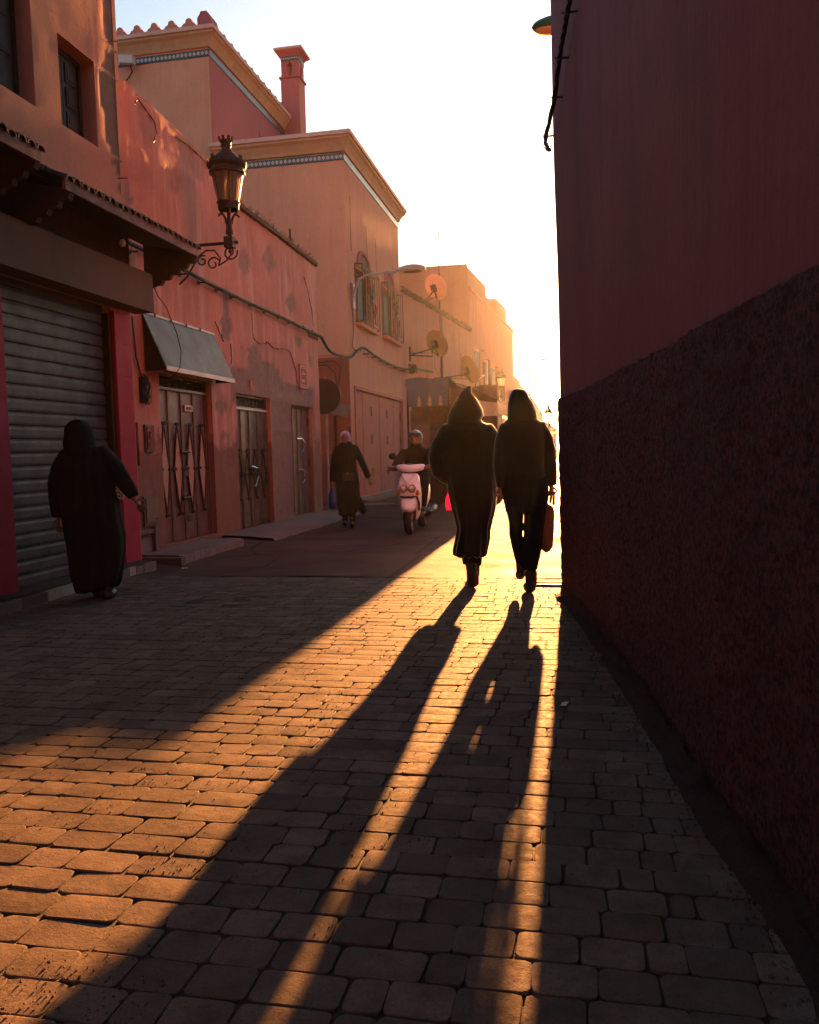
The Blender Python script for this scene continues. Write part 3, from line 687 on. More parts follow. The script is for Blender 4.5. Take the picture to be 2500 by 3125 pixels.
d3, xf3 = folding_door('folding_door', 'narrow brown folding metal door with two curved latches beside the plaque', D3, 'door_brown', 4, None, 0., False)
for zz in (1.62, .98):
    mb = MB(); mb.tube([(xf3+.04, 16.05, zz+.02), (xf3+.05, 16.25, zz+.03), (xf3+.09, 16.38, zz-.05), (xf3+.07, 16.34, zz-.18), (xf3+.05, 16.24, zz-.26), (xf3+.05, 16.22, zz-.36)], .012, 7); mb.tube([(xf3+.03, 16.0, zz+.02), (xf3+.05, 16.2, zz+.02)], .02, 7); mb.build('latch', 'chrome', d3)
for (yy, zz) in ((15.56, 2.0), (16.8, 2.0), (15.56, 1.15), (16.8, 1.15), (15.56, .3)):
    mb = MB(); mb.box(xf3+.014, xf3+.04, yy-.02, yy+.03, zz-.08, zz+.08); mb.build('hinge', 'iron', d3)
# sheet metal awning
aw = thing('metal_awning', 'grey sheet metal awning above the mauve folding door', 'awning', (X2, 11, 3.1))
A = [(X2+.01, 9.86, 3.18), (X2+.01, 12.02, 3.18), (-4.76, 11.16, 2.44), (-4.76, 9.14, 2.44)]
y0, y1 = 9.83, 12.0
mb = MB(); Pg = []
for k in range(0, 15):
    f = k/14; row = []
    for j in range(0, 11):
        u = j/10; x = X2+.02+.29*u; yy = y0+(y1-y0)*f; z = 3.19-.68*u+.012*noise.noise(Vector((yy*2, u*2, 3)))
        row.append((x, yy, z))
    Pg.append(row)
mb.grid(Pg); Pg2 = [[(p[0]-.008, p[1], p[2]-.014) for p in r] for r in Pg]; mb.grid(Pg2)
mb.quad((-5.082, y0, 2.51), (-5.082, y1, 2.51), (-5.09, y1, 2.44), (-5.09, y0, 2.44))
smooth_shade(mb.build('awning_sheet', 'sheet_grey', aw), 30)
mb = MB(); mb.box(-5.084, -5.072, y0, y1, 2.445, 2.505); mb.build('edge_strip', 'white_paint', aw)
mb = MB(); mb.box(X2, X2+.03, y0, y1, 3.19, 3.215); mb.build('wall_batten', 'white_paint', aw)
for yy in (y0+.02, y1-.02):
    mb = MB(); mb.prism([(X2+.02, yy, 3.165), (-5.10, yy, 2.49), (-5.10, yy, 2.45), (X2+.02, yy, 2.45)], (0, .008, 0)); mb.build('side_sheet', 'iron', aw)
for k in range(4):
    mb = MB(); yy = y0+.3+.45*k; mb.box(X2+.03, X2+.045, yy-.012, yy+.012, 3.185, 3.225); mb.build('bolt', 'iron', aw)
# hanging wire over the awning
mb = MB(); mb.tube([(-5.2, 9.78, 3.55), (-5.18, 9.88, 3.40), (-5.12, 9.97, 3.27), (-5.06, 10.12, 2.95), (-5.03, 10.16, 2.72), (-5.04, 10.12, 2.50), (-5.1, 10.1, 2.42), (-5.3, 10.1, 2.30)], .0065, 5)
tag(mb.build('hanging_wire', 'cable', None, smooth=True), 'thin loose wire dangling in front of the grey metal awning', 'wire')
# street cable along the house
cab = thing('street_cable', 'twisted black cable on iron spikes along the weathered red house', 'cable', (X2, 14, 3.9))
twisted(cab, [(X2+.09, 9.1, 3.98), (X2+.09, 10.85, 3.95), (X2+.09, 12.5, 3.90), (X2+.09, 14.5, 3.90), (X2+.09, 16.2, 3.88), (X2+.09, 17.4, 3.86)], .016, 4, 24, steps=200)
for k, yy in enumerate((9.6, 10.2, 10.95, 11.55, 12.15, 12.75, 13.5, 14.2, 14.9, 15.5, 16.1, 16.7)):
    mb = MB(); mb.tube([(X2-.01, yy, 3.90), (X2+.14, yy-.02, 3.895)], .012, 6); mb.box(X2, X2+.02, yy-.03, yy+.03, 3.87, 3.93); mb.build('cable_spike', 'iron', cab)
mb = MB()
for k in range(7): mb.tube([(X2+.1, 16.4+.1*k, 3.84), (X2+.13, 16.43+.1*k, 3.76), (X2+.09, 16.5+.1*k, 3.74), (X2+.09, 16.5+.1*k, 3.83)], .006, 5)
mb.build('binding_wire', 'cable', cab)
# small fixtures on the old house
mb = MB(); mb.box(X2-.10, X2+.03, 9.745, 9.975, 1.405, 1.755)
mt_ = thing('meter_box', 'small square utility meter hatch in the red wall', 'utility box', (X2, 9.86, 1.4)); mb.build('case', 'door_brown', mt_)
mb = MB(); mb.box(X2+.03, X2+.045, 9.77, 9.95, 1.43, 1.73); mb.tube([(X2+.045, 9.86, 1.62), (X2+.06, 9.86, 1.62)], .05, 10); mb.box(X2+.045, X2+.052, 9.80, 9.92, 1.46, 1.52); mb.build('cover', 'fascia', mt_)
mb = MB(); mb.box(X2-.14, X2-.10, 9.47, 9.62, 1.23, 1.78); mb.build('niche_back', 'brick_raw', old)
mb = MB(); mb.box(X2-.01, X2+.035, 9.62, 9.99, .45, .83); t_ = thing('utility_hatch', 'flat cement coloured utility hatch low on the red wall', 'utility box', (X2, 9.8, .45)); mb.build('frame', 'cement', t_); mb = MB(); mb.box(X2+.035, X2+.048, 9.65, 9.96, .48, .80); mb.build('lid', 'door_brown', t_); mb = MB(); mb.lathe([(.012, 0), (.012, .02)], (X2+.05, 9.9, .52), 6); mb.build('knob', 'iron', t_)
mb = MB(); mb.box(X2-.01, X2+.05, 9.30, 9.85, .0, .36); t_ = thing('utility_hatch', 'broken cement meter cabinet at the foot of the red wall', 'utility box', (X2, 9.55, 0)); mb.build('frame', 'cement', t_); mb = MB(); mb.box(X2+.05, X2+.062, 9.38, 9.72, .03, .30); mb.build('lid', 'stone', t_)
mb = MB(); mb.box(X2+.05, X2+.12, 9.72, 9.82, .0, .44); mb.box(X2+.0, X2+.1, 9.3, 9.75, .36, .41); mb.build('surround', 'cement', t_)
mt2 = thing('wire_tangle', 'black tangle of old wires hanging on the red wall', 'wires', (X2+.05, 9.76, 2.2)); rr = random.Random(9); mb = MB()
for k in range(26):
    a = rr.uniform(0, 6.28); L = []
    for q in range(7): a += rr.uniform(.4, 1.2); L.append((X2+.05+rr.uniform(-.03, .05), 9.76+.10*math.cos(a)*rr.uniform(.4, 1.), 2.2+.22*math.sin(a)*rr.uniform(.4, 1.)))
    mb.tube(L, .004, 4)
mb.build('wires', 'cable', mt2); mb = MB(); mb.box(X2, X2+.05, 9.69, 9.82, 2.04, 2.36); mb.build('junction_box', 'iron', mt2)
mb = MB(); mb.tube([(X2+.03, 9.55, 3.1), (X2+.03, 9.6, 2.6), (X2+.03, 9.72, 2.35)], .012, 6); mb.tube([(X2+.03, 9.28, 3.05), (X2+.03, 9.32, 1.8)], .014, 6); mb.build('conduit', 'rust_iron', mt2)
# street plaque
pl = thing('street_plaque', 'small red street name plaque with white border beside the house corner', 'sign', (X2, 16.28, 2.96))
mb = MB(); mb.box(X2+.012, X2+.03, 16.03, 16.52, 2.66, 3.16); mb.build('plate', simple('plaque_red', (.36, .10, .075), .9, scale=6, var=.15, spec=.05), pl)
bd = MB()
for (a, b, c, d) in ((16.06, 16.49, 3.118, 3.13), (16.06, 16.49, 2.69, 2.702), (16.06, 16.072, 2.702, 3.118), (16.478, 16.49, 2.702, 3.118), (16.10, 16.45, 3.08, 3.087), (16.10, 16.45, 2.735, 2.742)): bd.box(X2+.030, X2+.033, a, b, c, d)
bd.build('border', 'white_paint', pl)
sq = MB()   # Arabic line: joined strokes with dots
sq.tube([(X2+.033, 16.36, 2.985), (X2+.033, 16.33, 2.965), (X2+.033, 16.29, 2.965), (X2+.033, 16.28, 3.0)], .006, 5); sq.tube([(X2+.033, 16.26, 2.965), (X2+.033, 16.23, 2.965), (X2+.033, 16.22, 2.99), (X2+.033, 16.20, 2.965), (X2+.033, 16.17, 2.965)], .006, 5)
for (yy, zz) in ((16.31, 3.02), (16.24, 3.015), (16.2, 2.94)): sq.tube([(X2+.031, yy, zz), (X2+.036, yy, zz)], .008, 6)
sq.build('arabic_line', 'white_paint', pl)
la = MB()   # illegible Latin line: upright strokes
for k in range(9):
    yy = 16.15+.028*k; la.box(X2+.030, X2+.0335, yy, yy+.008, 2.80, 2.85)
    if k % 2 == 0: la.box(X2+.030, X2+.0335, yy, yy+.022, 2.842, 2.85)
    if k % 3 == 0: la.box(X2+.030, X2+.0335, yy, yy+.022, 2.80, 2.808)
la.build('latin_line', 'white_paint', pl)
mb = MB(); mb.box(X2+.004, X2+.01, 13.42, 13.56, 2.44, 2.62); tag(mb.build('red_notice', simple('notice_red', (.42, .08, .06), .7), None), 'small faded red notice pasted over the steel door', 'notice')
# kerbs and steps at the house foot
ds = thing('door_step', 'chipped cement doorstep in front of the mauve folding door', 'step', (-5.05, 10.6, 0))
mb = MB(); Pg = []
mb.box(X2, -4.78, 9.35, 11.30, -.05, .115); mb.box(X2, -4.70, 9.25, 9.36, -.05, .09); o = mb.build('slab', 'cement', ds)
for k in range(6):
    mb = MB(); y_ = 9.36+.323*k; mb.box(-4.79, -4.735, y_+.004, y_+.319, -.05, .107+random.uniform(-.006, .006)); mb.build('edge_block', 'stone', ds)
sl = thing('door_slab', 'pale worn cement slab sloping out from the brown folding door', 'step', (-5, 15.5, 0)); mb = MB()
mb.grid([[(X2, y, .085), (-5.0, y, .07+.012*noise.noise(Vector((y*3, 0, 0)))), (-4.55+.14*noise.noise(Vector((y*2, 3, 0))), y, .035), (-4.5+.14*noise.noise(Vector((y*2, 3, 0))), y, -.03)] for y in [12.0+.15*k for k in range(0, 36)]]); smooth_shade(mb.build('slab', 'cement', sl), 60)
for k, (x_, y_, lab) in enumerate(((-4.55, 8.95, 'crumpled scrap of pale litter beside the chipped doorstep'), (-.04, 4.18, 'crumpled clear wrapper on shaded setts near the dark wall'))):
    mb = MB(); a = k*1.3
    mb.grid([[(x_+.022*i*math.cos(a)-.016*j*math.sin(a), y_+.022*i*math.sin(a)+.016*j*math.cos(a), .010+.012*noise.noise(Vector((i*1.7, j*1.3, k)))) for i in range(4)] for j in range(3)])
    tag(mb.build('litter_scrap', 'litter'), lab, 'litter')

for t_ in (d1, d2, d3): demote(t_, old)
for t_ in [o for o in COL.objects if o.parent is None and o.name.split('.')[0] in ('roller_shutter', 'tiled_pillar', 'tiled_canopy')]: demote(t_, shop)
# ------------------------------------------------------------------ riad with tiled frieze (tall block, lower block, chimney)
X3, Y3, Y3E = -5.6, 20.73, 27.5
riad = thing('riad_house', 'large salmon and ochre house with tiled frieze, merlons and chimney', 'building', (X3, Y3, 0))
def nearface(name, mat, x0, x1, z0, z1, y=Y3, openings=()):
    mb = MB(); nx = max(2, int((x1-x0)/.25)); nz = max(2, int((z1-z0)/.25))
    mb.grid([[(x0+(x1-x0)*i/nx, y+(.012*noise.noise(Vector((i*.4, j*.4, 3))) if 0 < i < nx else 0), z0+(z1-z0)*j/nz) for i in range(nx+1)] for j in range(nz+1)])
    return smooth_shade(mb.build(name, mat, riad), 60)
nearface('front_wall', 'riad_ochre', -9.12, X3, 3.85, 8.95)
nearface('front_wall', 'riad_ochre', -13.5, -9.12, 0, 11.9)
nearface('lower_front', 'riad_base', -9.12, X3, -.05, 3.85)
mb = MB(); mb.box(-9.2, X3+.012, Y3-.015, Y3+.1, 3.80, 3.88); mb.build('string_course', 'riad_street', riad)
WA = (21.60, 23.45, 4.85, 6.28); WB = (24.75, 26.85, 4.93, 6.40); PD = (21.25, 27.40, .12, 3.02)
facade('street_wall', 'riad_street', riad, X3, Y3, Y3E, 0, 8.97, [WA, WB, PD], .25, .003, depth=.25, seed=12)
mb = MB(); mb.quad((-9.12, Y3+.05, 9.0), (-9.12, Y3E, 9.0), (X3, Y3E, 9.0), (X3, Y3, 9.0)); mb.quad((-9.12, Y3E, 0), (X3, Y3E, 0), (X3, Y3E, 9.0), (-9.12, Y3E, 9.0)); mb.box(-9, X3-.3, Y3+.3, Y3E-.1, 0, 8.9); mb.build('back_walls', 'riad_ochre', riad)
mb = MB(); mb.box(-13.5, -9.12, Y3+.02, 26.45, 0, 11.95); mb.build('tall_block', 'riad_side', riad)
def cornice(poly_axis, a, b, fixed, z, name='cornice', sgn=1):
    """cove + coping strip along one side; poly_axis 'x' (face towards -y at y=fixed) or 'y' (face +x at x=fixed)"""
    prof = [(0, 0), (.05, .0), (.06, .05), (.09, .12), (.15, .22), (.22, .28), (.22, .34), (0, .34)]
    cop = [(-.05, .34), (.27, .34), (.27, .44), (-.05, .45)]
    for nm, pr, mt in ((name, prof, 'cornice'), ('coping', cop, 'coping')):
        mb = MB(); Rg = []
        for t, e in ((a, -1), (b, 1)):
            ring = []
            for o, h in pr:
                oo = o if mitre[0 if e < 0 else 1] else 0
                if poly_axis == 'x': ring.append(Vector((t+(oo if e > 0 else -oo), fixed-o, z+h)))
                else: ring.append(Vector((fixed+o, t+(oo if e > 0 else -oo), z+h)))
            Rg.append(ring)
        mb.rings(Rg); mb.build(nm, mt, riad)
mitre = (0, 1); cornice('x', -9.12, X3, Y3, 8.97); mitre = (1, 1); cornice('y', Y3, Y3E, X3, 8.97)
mitre = (0, 1); cornice('x', -13.5, -9.12, Y3, 11.92); mitre = (1, 0); cornice('y', Y3, 26.45, -9.12, 11.92)
# glazed frieze tiles
def tile_mat():
    t = NT('glazed_tile'); tc = t.n.new('ShaderNodeTexCoord').outputs['Generated']; sx = t.n.new('ShaderNodeSeparateXYZ'); t.l.new(tc, sx.inputs[0])
    u = t.math('ABSOLUTE', t.math('SUBTRACT', t.math('MAXIMUM', sx.outputs[0], sx.outputs[1]), .5)); v = t.math('ABSOLUTE', t.math('SUBTRACT', sx.outputs[2], .5))
    d = t.math('ADD', t.math('MULTIPLY', u, .9), t.math('MULTIPLY', v, .8)); w = t.ramp(d, .36, .40, 1, 0); inner = t.ramp(d, .14, .17, 1, 0)
    col = t.mix(w, (.02, .06, .055), (.46, .40, .36)); col = t.mix(inner, col, (.30, .10, .08)); t.set('Base Color', col); t.set('Roughness', .3); return t.m
M['glazed'] = tile_mat()
def frieze(axis, a, b, fixed, z, size=.115, joined=False, parent=riad):
    n = int(round((b-a)/size)); w = (b-a)/n; base = None
    for k in range(n):
        t = a+w*(k+.5)
        if base is None:
            mb = MB()
            if axis == 'x': mb.box(-w/2+.004, w/2-.004, -.012, .0, -size/2, size/2)
            else: mb.box(0, .012, -w/2+.004, w/2-.004, -size/2, size/2)
            base = mb.build('frieze_tile', 'glazed', parent, origin=(0, 0, 0)); o = base
        else: o = bpy.data.objects.new('frieze_tile', base.data); COL.objects.link(o); o.parent = parent
        loc = Vector((t, fixed-.012, z)) if axis == 'x' else Vector((fixed+.012, t, z)); o.location = loc-parent.location
    mb = MB()
    for dz in (-size/2-.016, size/2+.016):
        if axis == 'x': mb.box(a, b, fixed-.022, fixed-.002, z+dz-.014, z+dz+.014)
        else: mb.box(fixed+.002, fixed+.022, a, b, z+dz-.014, z+dz+.014)
    mb.build('frieze_border', simple('teal_glaze', (.02, .05, .048), .4) if 'teal_glaze' not in bpy.data.materials else bpy.data.materials['teal_glaze'], parent)
frieze('x', -9.12, X3, Y3, 8.84); frieze('y', Y3, Y3E, X3, 8.84); frieze('x', -12.2, -9.12, Y3, 11.78); frieze('y', Y3, 26.45, -9.12, 11.78)
# merlons
def merlon(c, axis):
    w, h = .24, .30; pr = [(-w, 0), (-w, .10), (-w*.8, .12), (-w*.68, .17), (-w*.42, .19), (-w*.34, .25), (-.07, .28), (0, .31), (.07, .28), (w*.34, .25), (w*.42, .19), (w*.68, .17), (w*.8, .12), (w, .10), (w, 0)]
    mb = MB()
    if axis == 'x': mb.prism([(c[0]+a, c[1], c[2]+b) for a, b in pr], (0, .12, 0))
    else: mb.prism([(c[0]-.12, c[1]+a, c[2]+b) for a, b in pr], (.12, 0, 0))
    mb.build('merlon', 'riad_street', riad)
for k in range(6): merlon((-9.62-.49*k, Y3-.06, 12.37), 'x')
for k in range(11): merlon((-9.06, 21.2+.49*k, 12.37), 'y')
mb = MB(); mb.prism([(-9.36, Y3-.1, 12.36), (-8.98, Y3-.1, 12.36), (-8.98, Y3-.1, 12.62), (-9.05, Y3-.1, 12.72), (-9.10, Y3-.1, 12.78), (-9.26, Y3-.1, 12.78), (-9.3, Y3-.1, 12.7), (-9.36, Y3-.1, 12.62)], (0, .4, 0)); mb.build('corner_merlon', 'riad_side', riad)
# chimney
chx, chy = -8.86, 26.75
ch = thing('chimney', 'tall square pink chimney with arched vents rising from the riad roof', 'chimney', (chx, chy, 9))
mb = MB(); mb.box(chx-.31, chx+.31, chy-.31, chy+.31, 9.0, 13.55); mb.build('shaft', 'riad_side', ch)
mb = MB(); mb.box(chx-.36, chx+.36, chy-.36, chy+.36, 13.55, 13.60); mb.build('ledge', 'riad_side', ch)
for sx in (-1, 1):
    for sy in (-1, 1):
        mb = MB(); x0, x1 = sorted((chx+sx*.29, chx+sx*.09)); y0, y1 = sorted((chy+sy*.29, chy+sy*.09)); mb.box(x0, x1, y0, y1, 13.60, 14.12); mb.build('vent_pier', 'riad_side', ch)
for ax in (0, 1):
    for sg in (-1, 1):
        arch = [(-.09, 14.12), (-.09, 13.98), (-.05, 14.02), (0, 14.10), (.05, 14.02), (.09, 13.98), (.09, 14.12)]
        mb = MB()
        if ax == 0: mb.prism([(chx+u, chy+sg*.27-.02, z) for u, z in arch], (0, .04, 0))
        else: mb.prism([(chx+sg*.27-.02, chy+u, z) for u, z in arch], (.04, 0, 0))
        mb.build('vent_arch', 'riad_side', ch)
mb = MB(); mb.box(chx-.29, chx+.29, chy-.29, chy+.29, 14.12, 14.24); mb.build('neck', 'riad_side', ch)
frieze('x', chx-.29, chx+.29, chy-.29, 14.17, .07, parent=ch); frieze('y', chy-.29, chy+.29, chx+.29, 14.17, .07, parent=ch)
mb = MB(); mb.prism([(chx-.31, chy-.31, 14.24), (chx+.31, chy-.31, 14.24), (chx+.31, chy+.31, 14.24), (chx-.31, chy+.31, 14.24)], (0, 0, .03))
def ring_(h, z): return [Vector((chx-h, chy-h, z)), Vector((chx+h, chy-h, z)), Vector((chx+h, chy+h, z)), Vector((chx-h, chy+h, z))]
mb = MB(); mb.rings([ring_(.31, 14.24), ring_(.34, 14.30), ring_(.42, 14.36), ring_(.45, 14.40)]); mb.build('cornice', 'riad_side', ch)
mb = MB(); mb.rings([ring_(.47, 14.40), ring_(.47, 14.47)]); mb.build('coping', 'coping', ch)
mb = MB(); mb.box(-7.9, X3+.1, Y3+.2, Y3E-.1, 9.41, 9.55); mb.build('roof_slab', 'cement', riad)
for (xx, yy) in ((-7.9, Y3+.2), (X3+.05, Y3+.3), (X3+.1, 23.4), (X3+.15, 26.3), (X3+.1, 27.3)):
    mb = MB(); mb.tube([(xx, yy, 9.4), (xx+.01, yy, 9.75)], .008, 5); mb.build('rebar', 'rust_iron', riad)
# grilled windows
def grille_window(W, archz, label):
    a, b, c, d = W; t = thing('window_grille', label, 'window', (X3, (a+b)/2, c))
    fr = MB(); e = .06; xg = X3-.2
    fr.box(xg-.03, xg+.03, a, a+e, c, d); fr.box(xg-.03, xg+.03, b-e, b, c, d); fr.box(xg-.03, xg+.03, a+e, b-e, c, c+e); fr.box(xg-.03, xg+.03, a+e, b-e, d-e, d); fr.box(xg-.03, xg+.03, (a+b)/2-.03, (a+b)/2+.03, c+e, d-e); fr.build('window_frame', 'dark_wood', t)
    for q in range(2):
        mb = MB(); y0 = a+e+q*((b-a)/2-e+.03); mb.box(xg-.01, xg+.005, y0, y0+(b-a)/2-e-.03, c+e, d-e); mb.build('pane', 'dark_wood', t)
    x0, x1 = X3+.01, X3+.21; cg = MB(); ra = .016
    for xx in (x0, x1):
        for z in (c-.02, c+.10, d-.02, d+.06):
            if xx == x1 or z in (c-.02, d+.06): cg.tube([(xx, a-.05, z), (xx, b+.05, z)], ra, 5)
        for y in (a-.05, b+.05): cg.tube([(xx, y, c-.02), (xx, y, d+.06)], ra, 5)
    for y in (a-.05, b+.05):
        for z in (c-.02, d+.06): cg.tube([(x0, y, z), (x1, y, z)], ra, 5)
    cg.build('cage_frame', 'iron', t)
    n = 7
    for k in range(1, n):
        mb = MB(); y = a-.05+(b-a+.1)*k/n; mb.tube([(x1, y, c+.1), (x1, y, d-.02)], .011, 5); mb.build('cage_bar', 'iron', t)
    sb = MB(); ym, zm = (a+b)/2, (c+d)/2
    for sy in (-1, 1):
        for sz in (-1, 1):
            scroll(sb, x1+.012, ym+sy*.3, zm+sz*.22, .22, 1.3, sy, sz*1.2, .012); sb.tube([(x1+.012, ym, zm), (x1+.012, ym+sy*.2, zm+sz*.35), (x1+.012, ym+sy*.42, zm+sz*.62)], .012, 5)
    scroll(sb, x1+.012, ym, zm, .16, 1., 1, 0, .012); sb.build('cage_scrolls', 'iron', t)
    mb = MB(); mb.box(X3, X3+.16, a-.08, b+.08, c-.14, c-.045); mb.build('sill', 'riad_street', t)
    ar = MB(); yc = (a+b)/2; pts = []
    for k in range(0, 13):
        an = math.pi*k/12; r_ = .62; pts.append((yc-r_*math.cos(an), d+.08+math.sin(an)**.8*(archz-d-.08)))
    ar.rings([[Vector((X3+.004, y, z)), Vector((X3+.05, y, z)), Vector((X3+.05, yc+(y-yc)*1.18, d+.06+(z-d-.06)*1.2)), Vector((X3+.004, yc+(y-yc)*1.18, d+.06+(z-d-.06)*1.2))] for y, z in pts]); ar.build('arch_moulding', 'riad_side', t)
    ar2 = MB(); ar2.poly([(X3+.006, y, z) for y, z in pts]); ar2.build('arch_panel', 'brick_raw', t)
grille_window(WA, 6.78, 'iron caged window with arch beside the grey street lamp base')
grille_window(WB, 6.93, 'iron caged window with arch close to the riad end wall')
for (y, z0, z1) in ((21.25, 6.6, 8.0), (23.0, 6.5, 7.7), (24.1, 6.4, 7.6), (26.4, 6.6, 7.3)):
    mb = MB(); mb.box(X3+.002, X3+.012, y-.012, y+.012, z0, z1); mb.build('wall_slot', 'dark_wood', riad)
# big pink folding doors
pd = thing('folding_gate', 'wide dusty pink folding gate of tall plank panels', 'gate', (X3-.1, 24.3, .12)); n = 6; w = (PD[1]-PD[0])/n
for k in range(n):
    y0 = PD[0]+w*k; mb = MB(); mb.box(X3-.15, X3-.08+(.01 if k % 2 else 0), y0+.012, y0+w-.012, .12, 3.0); lf = mb.build('gate_panel', 'door_pink', pd)
    for zz in (.75, 1.7, 2.5):
        if (k+int(zz*2)) % 2: continue
        mb = MB(); mb.box(X3-.08, X3-.045, y0+w-.07, y0+w+.05, zz-.13, zz+.13); mb.build('hinge', 'fascia', pd)
mb = MB(); mb.box(X3-.02, X3+.03, PD[0]-.1, PD[0]-.001, .1, 3.1); mb.box(X3-.02, X3+.03, PD[1]+.001, PD[1]+.08, .1, 3.1); mb.box(X3-.02, X3+.03, PD[0], PD[1], 3.021, 3.1); mb.build('gate_frame', 'door_pink', pd)
mb = MB(); mb.box(-9.0, -5.12, Y3+.0, 30, -.05, .07); mb.box(-5.75, -5.12, Y3-.2, 27.5, .07, .105); o = mb.build('raised_kerb', 'cement'); tag(o, 'low cement pavement kerb along the pink folding gate', 'kerb')
# sign on pole, seen from behind
sg = thing('round_sign', 'round traffic sign seen from behind on a thin pole', 'traffic sign', (-5.48, 18.1, 0))
mb = MB(); mb.tube([(-5.46, 18.1, -.02), (-5.46, 18.1, 3.05)], .03, 8); mb.build('pole', 'lamp_grey', sg)
mb = MB(); mb.tube([(-5.50, 18.05, 2.62), (-5.50, 18.075, 2.62)], .40, 28); smooth_shade(mb.build('disc', 'iron', sg), 30)
mb = MB(); mb.box(-5.53, -5.39, 18.075, 18.135, 2.72, 2.76); mb.box(-5.53, -5.39, 18.075, 18.135, 2.5, 2.54); mb.build('clamp', 'lamp_grey', sg)
hb = thing('hanging_board', 'small tilted pale board hung by wires on the riad wall', 'sign', (-5.9, Y3-.15, 2.5))
mb = MB(); c = Vector((-5.93, Y3-.12, 2.48)); mb.obox(c, Vector((.30, 0, -.10)), Vector((0, .02, 0)), Vector((.05, 0, .15))); mb.build('board', 'stone', hb)
mb = MB(); mb.tube([(-5.95, Y3-.05, 2.62), (-5.93, Y3-.03, 3.0), (-5.98, Y3-.03, 3.4), (-6.2, Y3-.03, 3.62), (-6.8, Y3-.03, 3.6)], .014, 5); mb.tube([(-5.93, Y3-.03, 2.95), (-5.86, Y3-.03, 3.3), (-5.83, Y3-.03, 3.55), (-6.0, Y3-.03, 3.72), (-6.7, Y3-.03, 3.66)], .014, 5); mb.build('hanger_wire', 'cable', hb)
mb = MB(); mb.box(-5.98, -5.62, Y3-.03, Y3-.004, .0, 1.55); mb.build('cement_patch', 'cement', riad)
mb = MB(); mb.tube([(-6.0, Y3-.06, 0), (-6.0, Y3-.06, 2.3)], .04, 7); mb.tube([(-5.62, Y3-.06, .9), (-5.62, Y3-.06, 2.0)], .025, 7); mb.build('drain_pipe', 'rust_iron', riad)
# cable continuing over the riad
c2 = thing('street_cable', 'sagging black cable run across the riad street wall', 'cable', (X3, 24, 4))
twisted(c2, [(X2+.09, 17.4, 3.86), (-5.5, 18.8, 3.70), (-5.47, 20.3, 3.74), (X3+.13, 21.0, 3.95), (X3+.13, 21.8, 4.15), (X3+.12, 23.2, 4.08), (X3+.12, 25, 4.05), (X3+.12, 27.4, 4.1), (X3+.2, 29.0, 4.25), (X3+.5, 31, 4.3)], .02, 3, 30, steps=160)
for y in (21.3, 22.2, 23.1, 24.1, 25.1, 26.2, 27.2):
    mb = MB(); mb.tube([(X3, y, 4.04), (X3+.18, y, 4.03)], .014, 5); mb.build('cable_spike', 'iron', c2)
mb = MB(); mb.tube([(X3+.02, 21.15, 5.2), (X3+.02, 21.2, 4.5), (X3+.02, 21.0, 4.1), (X3+.1, 21.2, 3.95)], .01, 5); mb.build('drop_wire', 'cable', c2)
# grey arm street lamp
sl_ = thing('arm_street_lamp', 'grey street lamp head on a curved arm beside the caged window', 'street lamp', (X3, 21.15, 5.4))
mb = MB(); mb.box(X3, X3+.08, 21.05, 21.25, 5.1, 5.75); mb.build('wall_plate', 'lamp_grey', sl_)
mb = MB(); mb.tube([(X3+.05, 21.12, 5.25), (X3+.12, 21.1, 5.6), (X3+.22, 21.1, 5.82), (X3+.45, 21.08, 5.92), (X3+1.0, 21.05, 5.95), (X3+1.25, 21.05, 5.95)], .035, 8); smooth_shade(mb.build('arm', 'lamp_grey', sl_), 60)
mb = MB(); Rg = []
for u, w_, h_ in ((0, .03, .04), (.12, .10, .09), (.3, .16, .13), (.5, .18, .14), (.68, .15, .11), (.78, .09, .07), (.81, .03, .03)):
    Rg.append([Vector((X3+1.2+u, 21.05+w_*math.cos(a), 5.97+.02*u+(h_*math.sin(a) if math.sin(a) > 0 else h_*.45*math.sin(a)))) for a in [2*math.pi*k/14 for k in range(14)]])
mb.rings(Rg); smooth_shade(mb.build('lamp_head', 'lamp_grey', sl_), 50)
mb = MB(); mb.ell((X3+1.66, 21.05, 5.925), .26, .12, .04, 14, 5); smooth_shade(mb.build('lens', 'dark_wood', sl_))
# security camera on the tall block corner
cc = thing('security_camera', 'small pale security camera on the tall ochre block', 'camera', (-11.4, Y3-.3, 11.6))
mb = MB(); mb.obox((-11.25, Y3-.35, 11.68), (.20, 0, -.03), (0, .08, 0), (0, 0, .10)); mb.build('housing', 'white_paint', cc); mb = MB(); mb.tube([(-11.5, Y3, 11.75), (-11.45, Y3-.3, 11.7)], .04, 6); mb.tube([(-11.2, Y3-.3, 11.58), (-11.15, Y3-.28, 11.4), (-11.3, Y3-.2, 11.3), (-11.45, Y3-.05, 11.32)], .02, 6); mb.build('mount', 'iron', cc)
